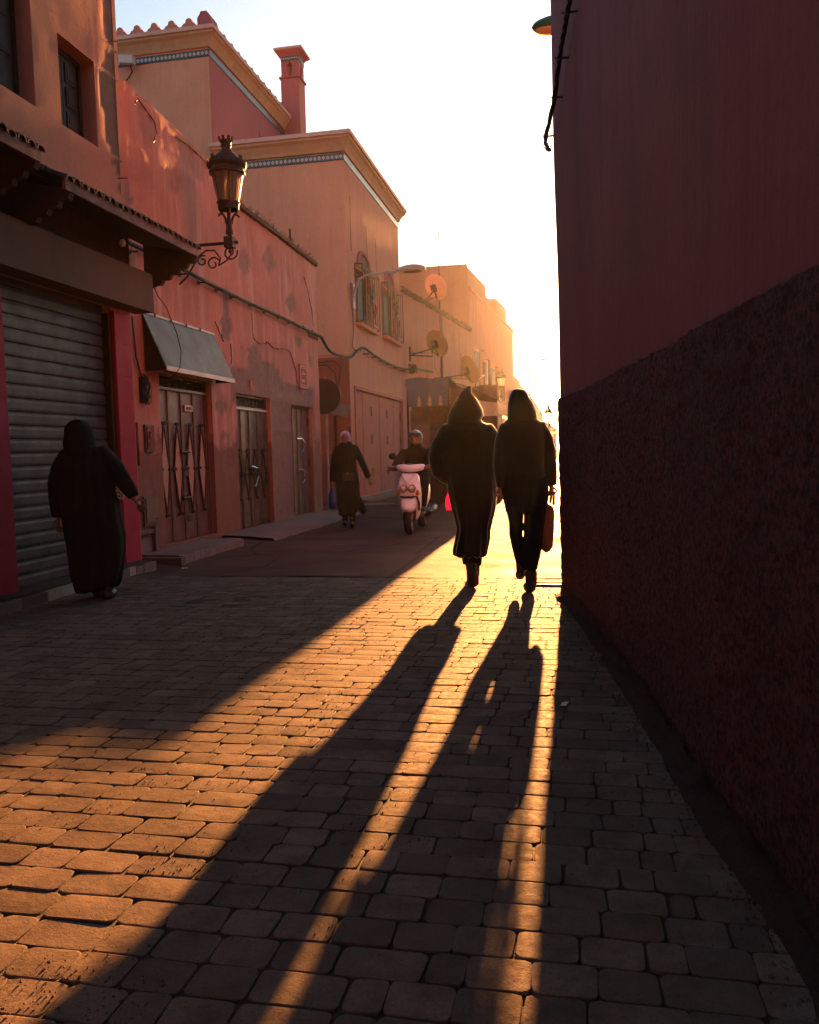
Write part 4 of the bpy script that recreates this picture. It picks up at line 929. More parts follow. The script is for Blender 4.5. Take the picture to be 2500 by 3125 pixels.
# ------------------------------------------------------------------ ornate bracket lantern
def lantern(name, label, loc, arm_from=None, group=None, k=1., rz=0, detail=True):
    """loc: centre of the bracket cube; lantern stands on it. arm reaches towards local -x by arm_from"""
    t = thing(name, label, 'street lamp', loc, group, rz)
    def S(prof): return [(r*k, z*k) for r, z in prof]
    def B(mb, nm, mt, sm=True, par=t):
        o = mb.build(nm, mt, par, origin=(0, 0, 0)); return smooth_shade(o, 45) if sm else o
    mb = MB(); mb.box(-.075*k, .075*k, -.075*k, .075*k, -.08*k, .09*k); mb.ell((.115*k, 0, 0), .032*k, .032*k, .032*k, 10, 6); mb.tube([(.05*k, 0, 0), (.1*k, 0, 0)], .014*k, 6); mb.ell((0, 0, -.135*k), .032*k, .032*k, .035*k, 10, 6); mb.tube([(0, 0, -.07*k), (0, 0, -.12*k)], .014*k, 6); B(mb, 'bracket_cube', 'lamp_iron', False)
    mb = MB(); mb.lathe(S([(.03, .09), (.034, .13), (.06, .135), (.06, .205), (.05, .21), (.05, .30), (.056, .34), (.05, .36)]), (0, 0, 0), 12); B(mb, 'stem', 'lamp_iron')
    mb = MB()
    for q in range(4):
        a = math.pi/2*q+.5; ca, sa = math.cos(a), math.sin(a)
        mb.tube([(.04*k*ca, .04*k*sa, .30*k), (.06*k*ca, .06*k*sa, .40*k), (.11*k*ca, .11*k*sa, .47*k), (.145*k*ca, .145*k*sa, .52*k), (.15*k*ca, .15*k*sa, .58*k)], .02*k, 6); mb.tube([(.10*k*ca, .10*k*sa, .46*k), (.145*k*ca, .145*k*sa, .44*k), (.165*k*ca, .165*k*sa, .41*k)], .019*k, 6)
    B(mb, 'cradle_arms', 'lamp_iron')
    mb = MB(); mb.lathe(S([(.165, .52), (.17, .60), (.19, .625), (.185, .64), (.155, .64), (.15, .60), (.15, .53)]), (0, 0, 0), 20, cap=False); B(mb, 'lower_ring', 'lamp_iron')
    gz0, gz1, gr0, gr1 = .63, 1.08, .165, .255
    for q in range(6):
        a0, a1 = math.pi/3*q+.06, math.pi/3*(q+1)-.06; mb = MB(); Rg = []
        for z, r in ((gz0, gr0), (gz1, gr1)):
            Rg.append([Vector((r*k*math.cos(a0+(a1-a0)*j/4), r*k*math.sin(a0+(a1-a0)*j/4), z*k)) for j in range(5)]+[Vector(((r-.006)*k*math.cos(a0+(a1-a0)*j/4), (r-.006)*k*math.sin(a0+(a1-a0)*j/4), z*k)) for j in reversed(range(5))])
        mb.rings(Rg); B(mb, 'glass_pane', 'lamp_glass')
        mb = MB(); a = math.pi/3*q; mb.tube([(gr0*k*math.cos(a), gr0*k*math.sin(a), gz0*k), (gr1*k*math.cos(a), gr1*k*math.sin(a), gz1*k)], .0105*k, 6); B(mb, 'glazing_bar', 'lamp_iron')
    mb = MB(); mb.lathe(S([(.03, .64), (.05, .7), (.055, .85), (.04, .95), (.02, 1.05)]), (0, 0, 0), 10); B(mb, 'inner_globe', 'frosted')
    mb = MB(); mb.lathe(S([(.255, 1.06), (.285, 1.075), (.29, 1.10), (.275, 1.115), (.27, 1.16), (.30, 1.175), (.315, 1.21), (.30, 1.23), (.24, 1.24)]), (0, 0, 0), 24); B(mb, 'hood_ring', 'lamp_iron')
    mb = MB()
    for q in range(8):
        a = 2*math.pi*(q+.5)/8; c_, s_ = math.cos(a), math.sin(a)
        for da, hh in ((-.17, .03), (0, .075), (.17, .03)):
            mb.obox((.305*k*math.cos(a+da), .305*k*math.sin(a+da), (1.225+hh*.5)*k), Vector((-math.sin(a+da), math.cos(a+da), 0))*.03*k, Vector((math.cos(a+da), math.sin(a+da), 0))*.008*k, Vector((0, 0, hh*.7*k)))
    B(mb, 'crest_leaves', 'lamp_iron', False)
    mb = MB(); mb.lathe(S([(.29, 1.225), (.25, 1.26), (.21, 1.33), (.14, 1.39), (.105, 1.42), (.10, 1.44), (.075, 1.46), (.07, 1.50), (.085, 1.515), (.085, 1.53), (.075, 1.54), (.10, 1.60), (.085, 1.60)]), (0, 0, 0), 24); B(mb, 'dome', 'lamp_iron')
    mb = MB()
    for q in range(8):
        a = 2*math.pi*q/8; mb.obox((.105*k*math.cos(a), .105*k*math.sin(a), 1.615*k), Vector((-math.sin(a), math.cos(a), 0))*.022*k, Vector((math.cos(a), math.sin(a), 0))*.008*k, Vector((math.cos(a)*.012*k, math.sin(a)*.012*k, .035*k)))
    B(mb, 'crown', 'lamp_iron', False)
    if arm_from:
        L = arm_from; mb = MB(); mb.tube([(-L, 0, 0), (-.05, 0, 0)], .026*k, 8); B(mb, 'arm', 'lamp_iron')
        sb = MB()
        def sc2(xc, zc, r, turns, d, a0, rad=.012): sb.tube([(xc+d*r*(1-.72*q/22)*math.cos(a0+turns*6.283*q/22), 0, zc+r*(1-.72*q/22)*math.sin(a0+turns*6.283*q/22)) for q in range(23)], rad, 5)
        sb.tube([(-L, 0, -.52), (-L+.12, 0, -.42), (-L+.22, 0, -.28), (-L+.30, 0, -.16), (-L+.42, 0, -.08), (-L+.55, 0, -.09), (-L+.63, 0, -.2), (-L+.6, 0, -.3)], .012, 6)
        sc2(-L+.52, -.27, .10, 1.1, 1, .3); sc2(-L+.78, -.13, .11, 1.3, -1, 2.9); sc2(-L+.36, -.22, .08, 1.2, 1, 1.); sb.tube([(-L+.6, 0, -.3), (-L+.72, 0, -.24), (-L+.8, 0, -.15)], .011, 5)
        B(sb, 'bracket_scrolls', 'lamp_iron')
    return t
lantern('bracket_lantern', 'ornate iron lantern on a scrolled bracket above the tiled canopy', (-4.62, 10.95, 4.28), .78, k=.86)

demote(ch, riad); demote(pd, riad)
for t_ in [o for o in COL.objects if o.parent is None and o.name.split('.')[0] == 'window_grille']: demote(t_, riad)
# ------------------------------------------------------------------ next houses along the street (slightly turned)
def slanted_house(name, label, a, b, h, depth, mat, wall_name='street_wall', cat='building'):
    """house whose street wall runs from plan point a to b, height h (h at a, h at b)"""
    a, b = Vector((*a, 0)), Vector((*b, 0)); d = (b-a); L = d.length; d.normalize(); n = Vector((d.y, -d.x, 0))
    t = thing(name, label, cat, tuple(a))
    mb = MB(); nn = max(2, int(L/.5)); mz = max(2, int(h[0]/.5))
    mb.grid([[a+d*(L*i/nn)+n*(.02*noise.noise(Vector((i*.6, j*.6, len(label)))))+Vector((0, 0, -.05+(h[0]+(h[1]-h[0])*i/nn+.05)*j/mz)) for i in range(nn+1)] for j in range(mz+1)])
    smooth_shade(mb.build(wall_name, mat, t), 60)
    mb = MB(); p = [a-n*.05+d*.02, b-n*.05-d*.02, b-n*depth-d*.02, a-n*depth+d*.02]; mb.rings([[q+Vector((0, 0, -.05)) for q in p], [p[0]+Vector((0, 0, h[0]-.03)), p[1]+Vector((0, 0, h[1]-.03)), p[2]+Vector((0, 0, h[1]-.03)), p[3]+Vector((0, 0, h[0]-.03))]]); mb.build('back_walls', mat, t)
    return t, a, d, n, L
B4, a4, d4, n4, L4 = slanted_house('salmon_house', 'salmon house with ragged roof edge carrying satellite dishes', (-5.62, 27.52), (-4.5, 38.0), (6.85, 6.9), 6, 'far_plaster')
rr = random.Random(8); mb = MB(); Pg = []
for k in range(0, 81):
    p = a4+d4*(L4*k/80); j = .04*noise.noise(Vector((k*.5, 0, 2))); z = 6.85
    Pg.append([tuple(p+n4*.0+Vector((0, 0, z-.12+j))), tuple(p+n4*.10+Vector((0, 0, z-.09+j))), tuple(p+n4*.11+Vector((0, 0, z+.03+j))), tuple(p-n4*.1+Vector((0, 0, z+.10+j)))])
mb.grid(Pg)
for k in range(260):
    p = a4+d4*rr.uniform(.05, L4); q = p+n4*rr.uniform(.06, .14); mb.tube([tuple(q+Vector((0, 0, 6.8))), tuple(q+n4*rr.uniform(-.02, .06)+d4*rr.uniform(-.06, .06)+Vector((0, 0, 6.8+rr.choice((-.13, -.1, .14, .1)))))], .006, 4)
mb.build('roof_edge', 'thatch', B4)
mb = MB(); q = a4+d4*5.3+n4*.03; mb.rings([[q+d4*w*math.cos(an)+n4*.05*math.sin(an)+Vector((0, 0, z)) for an in [k*math.pi/4 for k in range(8)]] for z, w in ((3.4, .07), (4.6, .10), (5.0, .08), (5.6, .16), (6.6, .17), (6.78, .15))]); mb.build('exposed_post', 'brick_raw', B4)
for (u, z0, z1, w) in ((8.6, 4.4, 5.6, .22), (3.1, 3.6, 4.5, .12)):
    mb = MB(); q = a4+d4*u+n4*.025; mb.poly([tuple(q+d4*(w*c)+Vector((0, 0, z))) for c, z in ((-.6, z0), (.8, z0+.1), (.6, (z0+z1)/2), (.4, z1-.1), (-.1, z1), (-.4, z1-.2), (-.2, (z0+z1)/2))]); mb.build('bare_patch', 'brick_raw', B4)
# plank door under the awning, wall of house
def plank_door(y0, y1, x, z1, label, n=5):
    t = thing('plank_door', label, 'door', (x, (y0+y1)/2, .1)); w = (y1-y0)/n
    for k in range(n):
        mb = MB(); mb.box(x-.03, x+.04+(k % 2)*.008, y0+w*k+.006, y0+w*(k+1)-.006, .05, z1); mb.build('plank', 'planks', t)
    mb = MB(); mb.box(x-.03, x+.07, y0-.07, y0-.002, .05, z1+.07); mb.box(x-.03, x+.07, y1+.002, y1+.07, .05, z1+.07); mb.box(x-.03, x+.07, y0-.002, y1+.002, z1+.002, z1+.07); mb.build('door_frame', 'far_pale', t); return t
demote(plank_door(28.5, 30.2, -5.49, 2.2, 'dark plank door in the salmon house behind the kiosk'), B4)
# B5
B5, a5, d5, n5, L5 = slanted_house('tall_house', 'tall hazy salmon house with roof room at the street bend', (-4.5, 38.0), (-3.45, 52.0), (8.72, 8.6), 8, 'far_plaster')
mb = MB(); mb.prism([tuple(a5+n5*.08+Vector((0, 0, 8.66))), tuple(a5+d5*L5+n5*.08+Vector((0, 0, 8.55))), tuple(a5+d5*L5-n5*.3+Vector((0, 0, 8.55))), tuple(a5-n5*.3+Vector((0, 0, 8.66)))], (0, 0, .13)); mb.build('coping', 'far_plaster', B5)
mb = MB(); p = a5-n5*.05; mb.grid([[tuple(p-Vector((1, 0, 0))*(6*i/12)+Vector((0, -.06, 6.5+3.30*j/8))) for i in range(13)] for j in range(9)]); mb.build('gable_wall', 'far_ochre', B5)
q = [a5-n5*.12, a5+d5*5.2-n5*.12, a5+d5*5.2-n5*6, a5-n5*6]; mb = MB(); mb.rings([[p+Vector((0, 0, 8.7)) for p in q], [p+Vector((0, 0, 9.75)) for p in q]]); mb.build('roof_room', 'far_ochre', B5)
q = [a5+d5*5.2-n5*.16, a5+d5*6.4-n5*.16, a5+d5*6.4-n5*6, a5+d5*5.2-n5*6]; mb = MB(); mb.rings([[p+Vector((0, 0, 8.7)) for p in q], [p+Vector((0, 0, 9.30)) for p in q]]); mb.build('parapet_block', 'far_ochre', B5)
q = [a5+d5*9.4-n5*.3, a5+d5*13.4-n5*.3, a5+d5*13.4-n5*3, a5+d5*9.4-n5*3]; mb = MB(); mb.rings([[p+Vector((0, 0, 8.6)) for p in q], [p+Vector((0, 0, 9.9)) for p in q]]); mb.build('stair_tower', 'far_plaster', B5)
for (u, w, z0, z1) in ((1.6, 1.3, 4.3, 6.0), (3.7, .7, 3.9, 5.7), (6.0, 1.0, 3.9, 5.6), (8.2, 1.0, 3.9, 5.5)):
    c = a5+d5*u; mb = MB(); mb.rings([[c+d5*dx+n5*nx+Vector((0, 0, z)) for dx, nx in ((-w/2, .02), (w/2, .02), (w/2, .06), (-w/2, .06))] for z in (z0, z1)]); wf = mb.build('window', 'dark_wood', B5)
    mb = MB()
    for k in range(6): mb.tube([tuple(c+d5*(-w/2+w*k/5)+n5*.25+Vector((0, 0, z0-.1))), tuple(c+d5*(-w/2+w*k/5)+n5*.25+Vector((0, 0, z1+.1)))], .014, 4)
    for z in (z0-.1, z1+.1):
        mb.tube([tuple(c-d5*w/2+n5*.05+Vector((0, 0, z))), tuple(c-d5*w/2+n5*.25+Vector((0, 0, z))), tuple(c+d5*w/2+n5*.25+Vector((0, 0, z))), tuple(c+d5*w/2+n5*.05+Vector((0, 0, z)))], .016, 4)
    mb.build('grille', 'rust_iron', wf)
for u, w in ((1.5, 2.0), (5, 2.4), (9, 2.4), (12.2, 1.8)):
    c = a5+d5*u; mb = MB(); mb.rings([[c+d5*dx+n5*nx+Vector((0, 0, z)) for dx, nx in ((-w/2, .02), (w/2, .02), (w/2, .05), (-w/2, .05))] for z in (.1, 2.5)]); mb.build('shop_front', 'planks', B5)
# antennas
an = thing('roof_antenna', 'thin yagi antenna mast on the ochre roof room', 'antenna', (-5.1, 33.0, 7))
mb = MB(); mb.tube([(-5.1, 33, 6.8), (-5.07, 33, 10.0)], .03, 6); mb.build('mast', 'iron', an); mb = MB(); mb.tube([(-5.12, 33, 10.0), (-4.2, 33, 9.66)], .02, 5)
for k in range(11): x = -5.0+.078*k; mb.tube([(x, 32.9, 9.955-.029*k), (x, 33.1, 9.955-.029*k)], .009, 4)
mb.build('boom', 'iron', an)
an = thing('roof_antenna', 'small whip antenna on the far hazy stair tower', 'antenna', (-3.9, 49.5, 9.9))
mb = MB(); mb.tube([(-3.9, 49.5, 9.8), (-3.9, 49.5, 10.8)], .02, 5); mb.build('mast', 'iron', an); mb = MB(); mb.tube([(-3.9, 49.5, 10.6), (-4.1, 49.4, 11.6)], .016, 4); mb.tube([(-4.0, 49.5, 11.0), (-3.75, 49.5, 11.2)], .014, 4); mb.build('whip', 'iron', an)
# ------------------------------------------------------------------ satellite dishes
def dish(label, c, aim, r, mat, foot, tilt=0):
    t = thing('satellite_dish', label, 'satellite dish', foot); c = Vector(c); ax = Vector(aim).normalized()
    a = ax.cross(Vector((0, 0, 1))).normalized(); b = a.cross(ax)
    mb = MB(); Rg = []
    for k, (q, dz) in enumerate(((.02, 0), (.35, .012), (.65, .045), (.88, .085), (1.0, .115), (1.0, .125), (.86, .10), (.62, .058), (.3, .022), (.02, .012))):
        Rg.append([c+(a*math.cos(2*math.pi*j/28)+b*math.sin(2*math.pi*j/28))*(r*q)+ax*(dz*r*1.4) for j in range(28)])
    mb.rings(Rg); smooth_shade(mb.build('reflector', mat, t), 40)
    mb = MB(); f = c+ax*r*.95-b*r*.75; mb.tube([tuple(c-b*r*.95), tuple(f)], .018, 5); mb.tube([tuple(f-ax*.06), tuple(f+ax*.06)], .04, 7); mb.build('feed_arm', 'lamp_grey', t)
    bk = c-ax*.06; mb = MB(); mb.obox(bk, a*.10, b*.14, ax*.05); mb.tube([tuple(bk+b*.2), tuple(bk-b*.45-ax*.02)], .022, 5); mb.tube([tuple(bk-b*.12-ax*.02), tuple(bk-b*.4+a*.05)], .016, 5); mb.tube([tuple(bk), tuple(bk-ax*.12-b*.1), tuple(foot)], .03, 6); mb.tube([tuple(bk+a*.1), tuple(bk-ax*.1+a*.1-b*.3), tuple(Vector(foot)+Vector((0, 0, .05)))], .016, 5); mb.build('mount', 'rust_iron', t)
dish('pale orange satellite dish standing on the ragged roof edge', (-4.95, 30.9, 7.42), (.45, .75, .42), .50, 'dish_pale', (-5.35, 30.7, 6.85))
dish('dark satellite dish on a wall bracket under the roof edge', (-4.75, 29.6, 5.17), (.5, .72, .40), .50, 'dish_grey', (-5.42, 28.6, 4.72))
dish('dark satellite dish turned edge on above the kiosk awning', (-3.88, 32.0, 4.40), (.72, .55, .38), .58, 'dish_grey', (-5.15, 31.6, 4.1))
mb = MB(); mb.tube([(-5.45, 28.3, 4.45), (-5.45, 28.3, 4.95)], .03, 6); mb.tube([(-5.45, 28.35, 4.66), (-4.8, 29.1, 4.68), (-4.8, 29.2, 5.05)], .03, 6); tag(mb.build('dish_bracket', 'rust_iron', None), 'rusty angle iron bracket holding the dark wall dish', 'bracket')
rr = random.Random(21)
for k, (p0, p1, lab) in enumerate((((-5.3, 30.8, 6.7), (-5.3, 31.2, 4.4), 'slack thin wire hanging below the dish on the ragged roof'), ((-5.0, 30.4, 5.0), (-4.9, 31.8, 4.1), 'slack thin wire between the two dark dishes'), ((-4.6, 36, 3.55), (-3.9, 33, 3.75), 'slack thin wire from the tilted dish towards the bracket lamp'))):
    a, b = Vector(p0), Vector(p1); mb = MB(); mb.tube([tuple(a.lerp(b, f/8)+Vector((0, .25*math.sin(f*1.1+k), -.25*math.sin(math.pi*f/8)))) for f in range(9)], .01, 4); tag(mb.build('slack_wire', 'cable', None), lab, 'wire', 'slack wires among the dishes')
# cable tangle box
mb = MB(); rr = random.Random(2)
for k in range(18): L = [(-5.35+rr.uniform(-.1, .15), 28.1+rr.uniform(-.3, .3), 4.2+rr.uniform(-.2, .15)) for _ in range(5)]; mb.tube(L, .012, 4)
tag(mb.build('wire_tangle', 'cable', None), 'knot of wires where the cable meets the salmon house', 'wires')
# ------------------------------------------------------------------ market kiosk and stall, set in the street to cast its left-hand shadow
kx0, kx1, ky0, ky1 = -4.02, -2.98, 20.4, 22.6
kk = thing('market_kiosk', 'dark plank kiosk under a faded blue cloth awning with tassels', 'kiosk', (-3.5, 21.4, 0))
n = 6; w = (kx1-kx0-.0)/n
for k in range(n):
    mb = MB(); mb.box(kx0+w*k+.005, kx0+w*(k+1)-.005, ky0+.30+(k % 2)*.008, ky0+.34, .0, 2.35); mb.build('plank', 'planks', kk)
mb = MB(); mb.box(kx0+.02, kx1-.02, ky0+.36, ky1, .0, 2.45); mb.build('body', 'planks', kk)  # closed body keeps sun from passing under the awning
mb = MB(); mb.box(kx0+.1, kx0+.5, ky0+.27, ky0+.30, 1.0, 2.0); mb.build('door_panel', 'door_brown', kk)
for k in range(12):
    mb = MB(); x_ = kx0+.35+.05*k; mb.tube([(x_, ky0+.25, .02), (x_, ky0+.25, 1.0)], .012, 4); mb.build('fence_bar', 'iron', kk)
mb = MB(); mb.box(kx0, kx1+.02, ky0+.02, ky1, 2.45, 2.60); mb.build('roof_board', 'dark_wood', kk)
def hang(x0, x1, y0, y1, z0, z1, nx=26, amp=.03, seed=0, scal=0.):
    mb = MB(); Pg = []
    for j in range(9):
        f = j/8; row = []
        for i in range(nx+1):
            u = i/nx; zz = z1+(z0-z1)*f-(scal*abs(math.sin(u*math.pi*4)) if f > .99 else 0)
            dx, dy = (x1-x0), (y1-y0); L = math.hypot(dx, dy); nx_, ny_ = -dy/L, dx/L; o = amp*f*(math.sin(u*23+seed)+.6*noise.noise(Vector((u*7, f*2, seed))))
            row.append((x0+dx*u+nx_*o, y0+dy*u+ny_*o, zz-.03*math.sin(u*6.28+seed)*(1-f)))
        Pg.append(row)
    return mb.grid(Pg)
smooth_shade(hang(kx0, kx1, ky0, ky0, 2.44, 3.05, seed=1, amp=.018).build('front_valance', 'blue_cloth', kk), 80)
smooth_shade(hang(kx0-.03, kx1+.02, ky0-.05, ky0-.05, 2.93, 3.14, seed=3, amp=.02, scal=.06).build('top_frill', 'blue_cloth', kk), 80)
mb = MB(); mb.grid([[(kx0+(kx1-kx0+.05)*i/10, ky0-.05+(ky1-ky0)*j/8, 3.13-.13*j/8+.03*noise.noise(Vector((i*.5, j*.5, 1)))) for i in range(11)] for j in range(9)]); smooth_shade(mb.build('awning_top', 'blue_cloth', kk), 80)
smooth_shade(hang(kx1+.02, kx1+.12, ky0-.03, ky1+.3, .35, 3.04, seed=5, amp=.05).build('side_sheet', 'grey_sheet', kk), 80)
for k in range(3):
    x_ = kx0+.30+.27*k; mb = MB(); mb.ell((x_, ky0-.03, 2.60), .045, .02, .055, 8, 6); mb.ell((x_, ky0-.03, 2.50), .06, .02, .06, 8, 6); mb.ell((x_, ky0-.03, 2.67), .028, .015, .03, 8, 5); mb.build('tassel', 'ornament', kk)
for (x_, y_) in ((kx0, ky0), (kx1, ky0), (kx1+.05, ky1+.2)):
    mb = MB(); mb.tube([(x_, y_+.03, 0), (x_, y_+.03, 3.1)], .028, 6); mb.build('post', 'rust_iron', kk)
# second stall with sloping canopy
s0, s1, sy0, sy1 = -2.95, -1.74, 20.2, 21.6
stl = thing('market_stall', 'market stall with printed valance and added sun blocking sides beside the walkers', 'stall', (-2.3, 20.9, 0))
mb = MB(); mb.grid([[(s0+(s1-s0)*i/10, sy0-.05+(sy1-sy0+.1)*j/6, 3.09-.52*i/10-.02*math.sin(i*.9)+.01*noise.noise(Vector((i, j, 5)))) for i in range(11)] for j in range(7)]); smooth_shade(mb.build('canopy', 'pale_sheet', stl), 80)
smooth_shade(hang(s0+.3, s1, sy0-.04, sy0-.06, 2.14, 2.50, seed=2, amp=.012).build('front_valance', 'pale_sheet', stl), 80)
smooth_shade(hang(s1, s1, sy0-.04, sy1, 2.2, 2.5, seed=4, amp=.012).build('side_valance', 'pale_sheet', stl), 80)
for k in range(7):
    mb = MB(); x_ = s0+.62+.075*k; mb.box(x_, x_+.04, sy0-.085, sy0-.079, 2.30, 2.37); mb.build('printed_mark', 'ornament', stl)
smooth_shade(hang(s0+.02, s1-.02, sy0+.25, sy0+.25, .02, 2.9, seed=6, amp=.05).build('front_sun_block', 'planks', stl), 80)  # cloth sides added so no sun slips through below the canopy
smooth_shade(hang(s1-.02, s1-.02, sy0+.2, sy1, .02, 2.5, seed=7, amp=.02).build('side_sun_block', 'planks', stl), 80)
smooth_shade(hang(s0, s1-.02, sy1, sy1, .02, 2.52, seed=8, amp=.02).build('back_sun_block', 'planks', stl), 80)
mb = MB(); mb.prism([(s0, sy1-.03, .0), (s1-.03, sy1-.03, .0), (s1-.03, sy1-.03, 2.50), (s0, sy1-.03, 3.04)], (0, .02, 0)); mb.build('back_sun_board', 'planks', stl)  # solid board added on the sun side to hold back light
for (x_, y_) in ((s1-.03, sy0), (s1-.03, sy1), (s0+.05, sy0)):
    mb = MB(); mb.tube([(x_, y_, 0), (x_, y_, 2.48)], .022, 6); mb.build('post', 'rust_iron', stl)
# farther street: low houses, awnings, lamps
far_specs = [((-3.9, 52.1), (-3.55, 61), (6.35, 6.2), 'far_plaster', 'low hazy house just past the tall salmon house'),
             ((-3.5, 61.1), (-3.05, 70), (5.95, 5.5), 'far_ochre', 'low ochre house farther along in the sun haze'),
             ((-3.0, 70.1), (-2.6, 80), (5.4, 4.6), 'far_pale', 'pale house far along in the sun haze'),
             ((-2.6, 80.1), (-1.6, 100), (4.0, 3.6), 'far_plaster', 'last low house at the far end of the street')]
for a, b, h, mt, lab in far_specs:
    t, aa, dd, nn, LL = slanted_house('far_house', lab, a, b, h, 7, mt)
    for k in range(3):
        c = aa+dd*(LL*(k+.5)/3); mb = MB(); mb.rings([[c+dd*dx+nn*nx+Vector((0, 0, z)) for dx, nx in ((-.9, .02), (.9, .02), (.9, .06), (-.9, .06))] for z in (.1, 2.4)]); mb.build('shop_front', 'planks', t)
        mb = MB(); q = [c-dd*1.2+nn*.03, c+dd*1.2+nn*.03, c+dd*1.2+nn*1.1, c-dd*1.2+nn*1.1]; mb.rings([[q[0]+Vector((0, 0, 3.1)), q[1]+Vector((0, 0, 3.1)), q[2]+Vector((0, 0, 2.6)), q[3]+Vector((0, 0, 2.6))], [q[0]+Vector((0, 0, 3.16)), q[1]+Vector((0, 0, 3.16)), q[2]+Vector((0, 0, 2.66)), q[3]+Vector((0, 0, 2.66))]]); mb.build('shop_awning', 'pale_sheet', t)
for k, (u, w) in enumerate(((2.2, 2.2), (5.4, 2.6), (8.8, 2.4), (12.0, 2.0))):
    c = a5+d5*u; t = thing('shop_awning', ('sagging cloth awning on the tall hazy house, first beyond the salmon house', 'wide cloth awning on the tall hazy house beneath the bracket lamp', 'plain cloth awning on the tall hazy house past the bracket lamp', 'short cloth awning at the far end of the tall hazy house')[k], 'awning', tuple(c+Vector((0, 0, 2.7))))
    mb = MB(); mb.grid([[tuple(c+d5*(-w/2+w*i/8)+n5*(.03+1.3*j/5)+Vector((0, 0, 3.3-.55*j/5-.05*math.sin(i*.8)*(j/5)))) for i in range(9)] for j in range(6)]); smooth_shade(mb.build('awning_cloth', 'pale_sheet', t), 80)
    mb = MB(); mb.tube([tuple(c-d5*w/2+n5*1.33+Vector((0, 0, 2.74))), tuple(c+d5*w/2+n5*1.33+Vector((0, 0, 2.74)))], .02, 5); mb.build('front_bar', 'rust_iron', t)
lantern('bracket_lantern', 'small lantern on a bracket of the tall hazy house', (-3.38, 41.6, 3.95), .75, k=.85)
def post_lamp(label, x, y, h, k=1.):
    t = thing('post_lamp', label, 'street lamp', (x, y, 0)); mb = MB(); mb.lathe([(.11, 0), (.1, .5), (.06, .6), (.045, h-.2), (.07, h-.15), (.04, h)], (x, y, 0), 8); mb.build('post', 'lamp_iron', t)
    mb = MB(); mb.lathe([(.11*k, h), (.2*k, h+.45*k)], (x, y, 0), 6); mb.build('glass', 'frosted', t); mb = MB(); mb.lathe([(.24*k, h+.45*k), (.2*k, h+.55*k), (.07*k, h+.7*k), (.05*k, h+.85*k), (.01, h+.95*k)], (x, y, 0), 8); mb.build('cap', 'lamp_iron', t)
post_lamp('lantern on a post in the glare at the end of the street', -1.15, 45, 2.75)
post_lamp('lantern on a post farther off beside the pale house', -1.5, 62, 3.2)
t = thing('tall_street_light', 'tall thin street light with hooked arm fading into the glare', 'street lamp', (-2.6, 55, 0)); mb = MB(); mb.tube([(-2.6, 55, 0), (-2.6, 55, 6.4), (-2.5, 55, 6.8), (-2.3, 55, 7.1), (-1.9, 55, 7.15)], [.08, .06, .045, .04, .04], 6); mb.build('pole', 'lamp_grey', t); mb = MB(); mb.ell((-1.7, 55, 7.12), .28, .13, .08, 10, 6); mb.build('lamp_head', 'lamp_grey', t)
# houses on the right-hand side beyond the dark wall (set back, low)
for a, b, h, mt, lab in (((5.2, 13), (4.8, 24), (4.4, 4.3), 'far_plaster', 'low salmon house beyond the side lane on the sunny side'), ((4.8, 24.1), (4.9, 38), (5.0, 4.9), 'far_ochre', 'low ochre house on the sunny side'), ((4.9, 38.1), (5.2, 60), (4.4, 4.3), 'far_pale', 'pale low house on the sunny side far off')):
    t, aa, dd, nn, LL = slanted_house('lane_house', lab, b, a, (h[1], h[0]), 6, mt)
    for k in range(3):
        c = aa+dd*(LL*(k+.5)/3); mb = MB(); mb.rings([[c+dd*dx+nn*nx+Vector((0, 0, z)) for dx, nx in ((-.6, .02), (.6, .02), (.6, .06), (-.6, .06))] for z in (.1, 2.2)]); mb.build('door', 'planks', t)
# the street goes on behind the viewpoint
for a, b, h, mt, lab in (((-5.15, -12), (-5.1, 2.9), (8.0, 8.0), 'shop_plaster', 'plain salmon house adjoining the shop under the dark canopy'), ((-5.0, -26), (-5.15, -12.1), (8.4, 8.4), 'far_ochre', 'ochre house adjoining the plain salmon house'), ((6.0, -26.2), (-9.0, -26.4), (8.5, 8.5), 'far_plaster', 'salmon house closing the street end opposite the sun')):
    t, aa, dd, nn, LL = slanted_house('near_house', lab, a, b, h, 5, mt)
    for k in range(4):
        c = aa+dd*(LL*(k+.5)/4); mb = MB(); mb.rings([[c+dd*dx+nn*nx+Vector((0, 0, z)) for dx, nx in ((-.6, .02), (.6, .02), (.6, .06), (-.6, .06))] for z in (.1, 2.2)]); mb.build('door', 'planks', t)
# ------------------------------------------------------------------ people
M['black_robe'] = cloth('black_robe', (.011, .010, .010), weave=180, c2=(.006, .006, .006))
M['black_wool'] = cloth('black_wool', (.014, .011, .009), weave=120, c2=(.009, .007, .006), sheen=.9)
M['dark_knit'] = cloth('dark_knit', (.022, .017, .013), weave=90, c2=(.014, .011, .009), sheen=.9)
M['dark_denim'] = cloth('dark_denim', (.010, .010, .011), weave=200)
M['shoe'] = simple('shoe', (.014, .011, .010), .55, var=.3)
M['skin'] = simple('skin', (.21, .10, .068), .6, var=.12, scale=8)
M['lips'] = simple('lips', (.25, .08, .06), .5)
M['eye'] = simple('eye', (.02, .015, .012), .2)
M['brow'] = simple('brow', (.03, .02, .015), .8)
M['lilac_scarf'] = cloth('lilac_scarf', (.40, .37, .50), weave=160, c2=(.31, .28, .40))
M['blue_bag'] = simple('blue_bag', (.015, .05, .22), .35, scale=10, c2=(.01, .03, .13))
def pinkbag():
    t = NT('pink_bag'); t.set('Base Color', (.55, .01, .14, 1)); t.set('Roughness', .4); t.set('Transmission Weight', .35); t.set('Subsurface Weight', .0); return t.m
M['pink_bag'] = pinkbag()
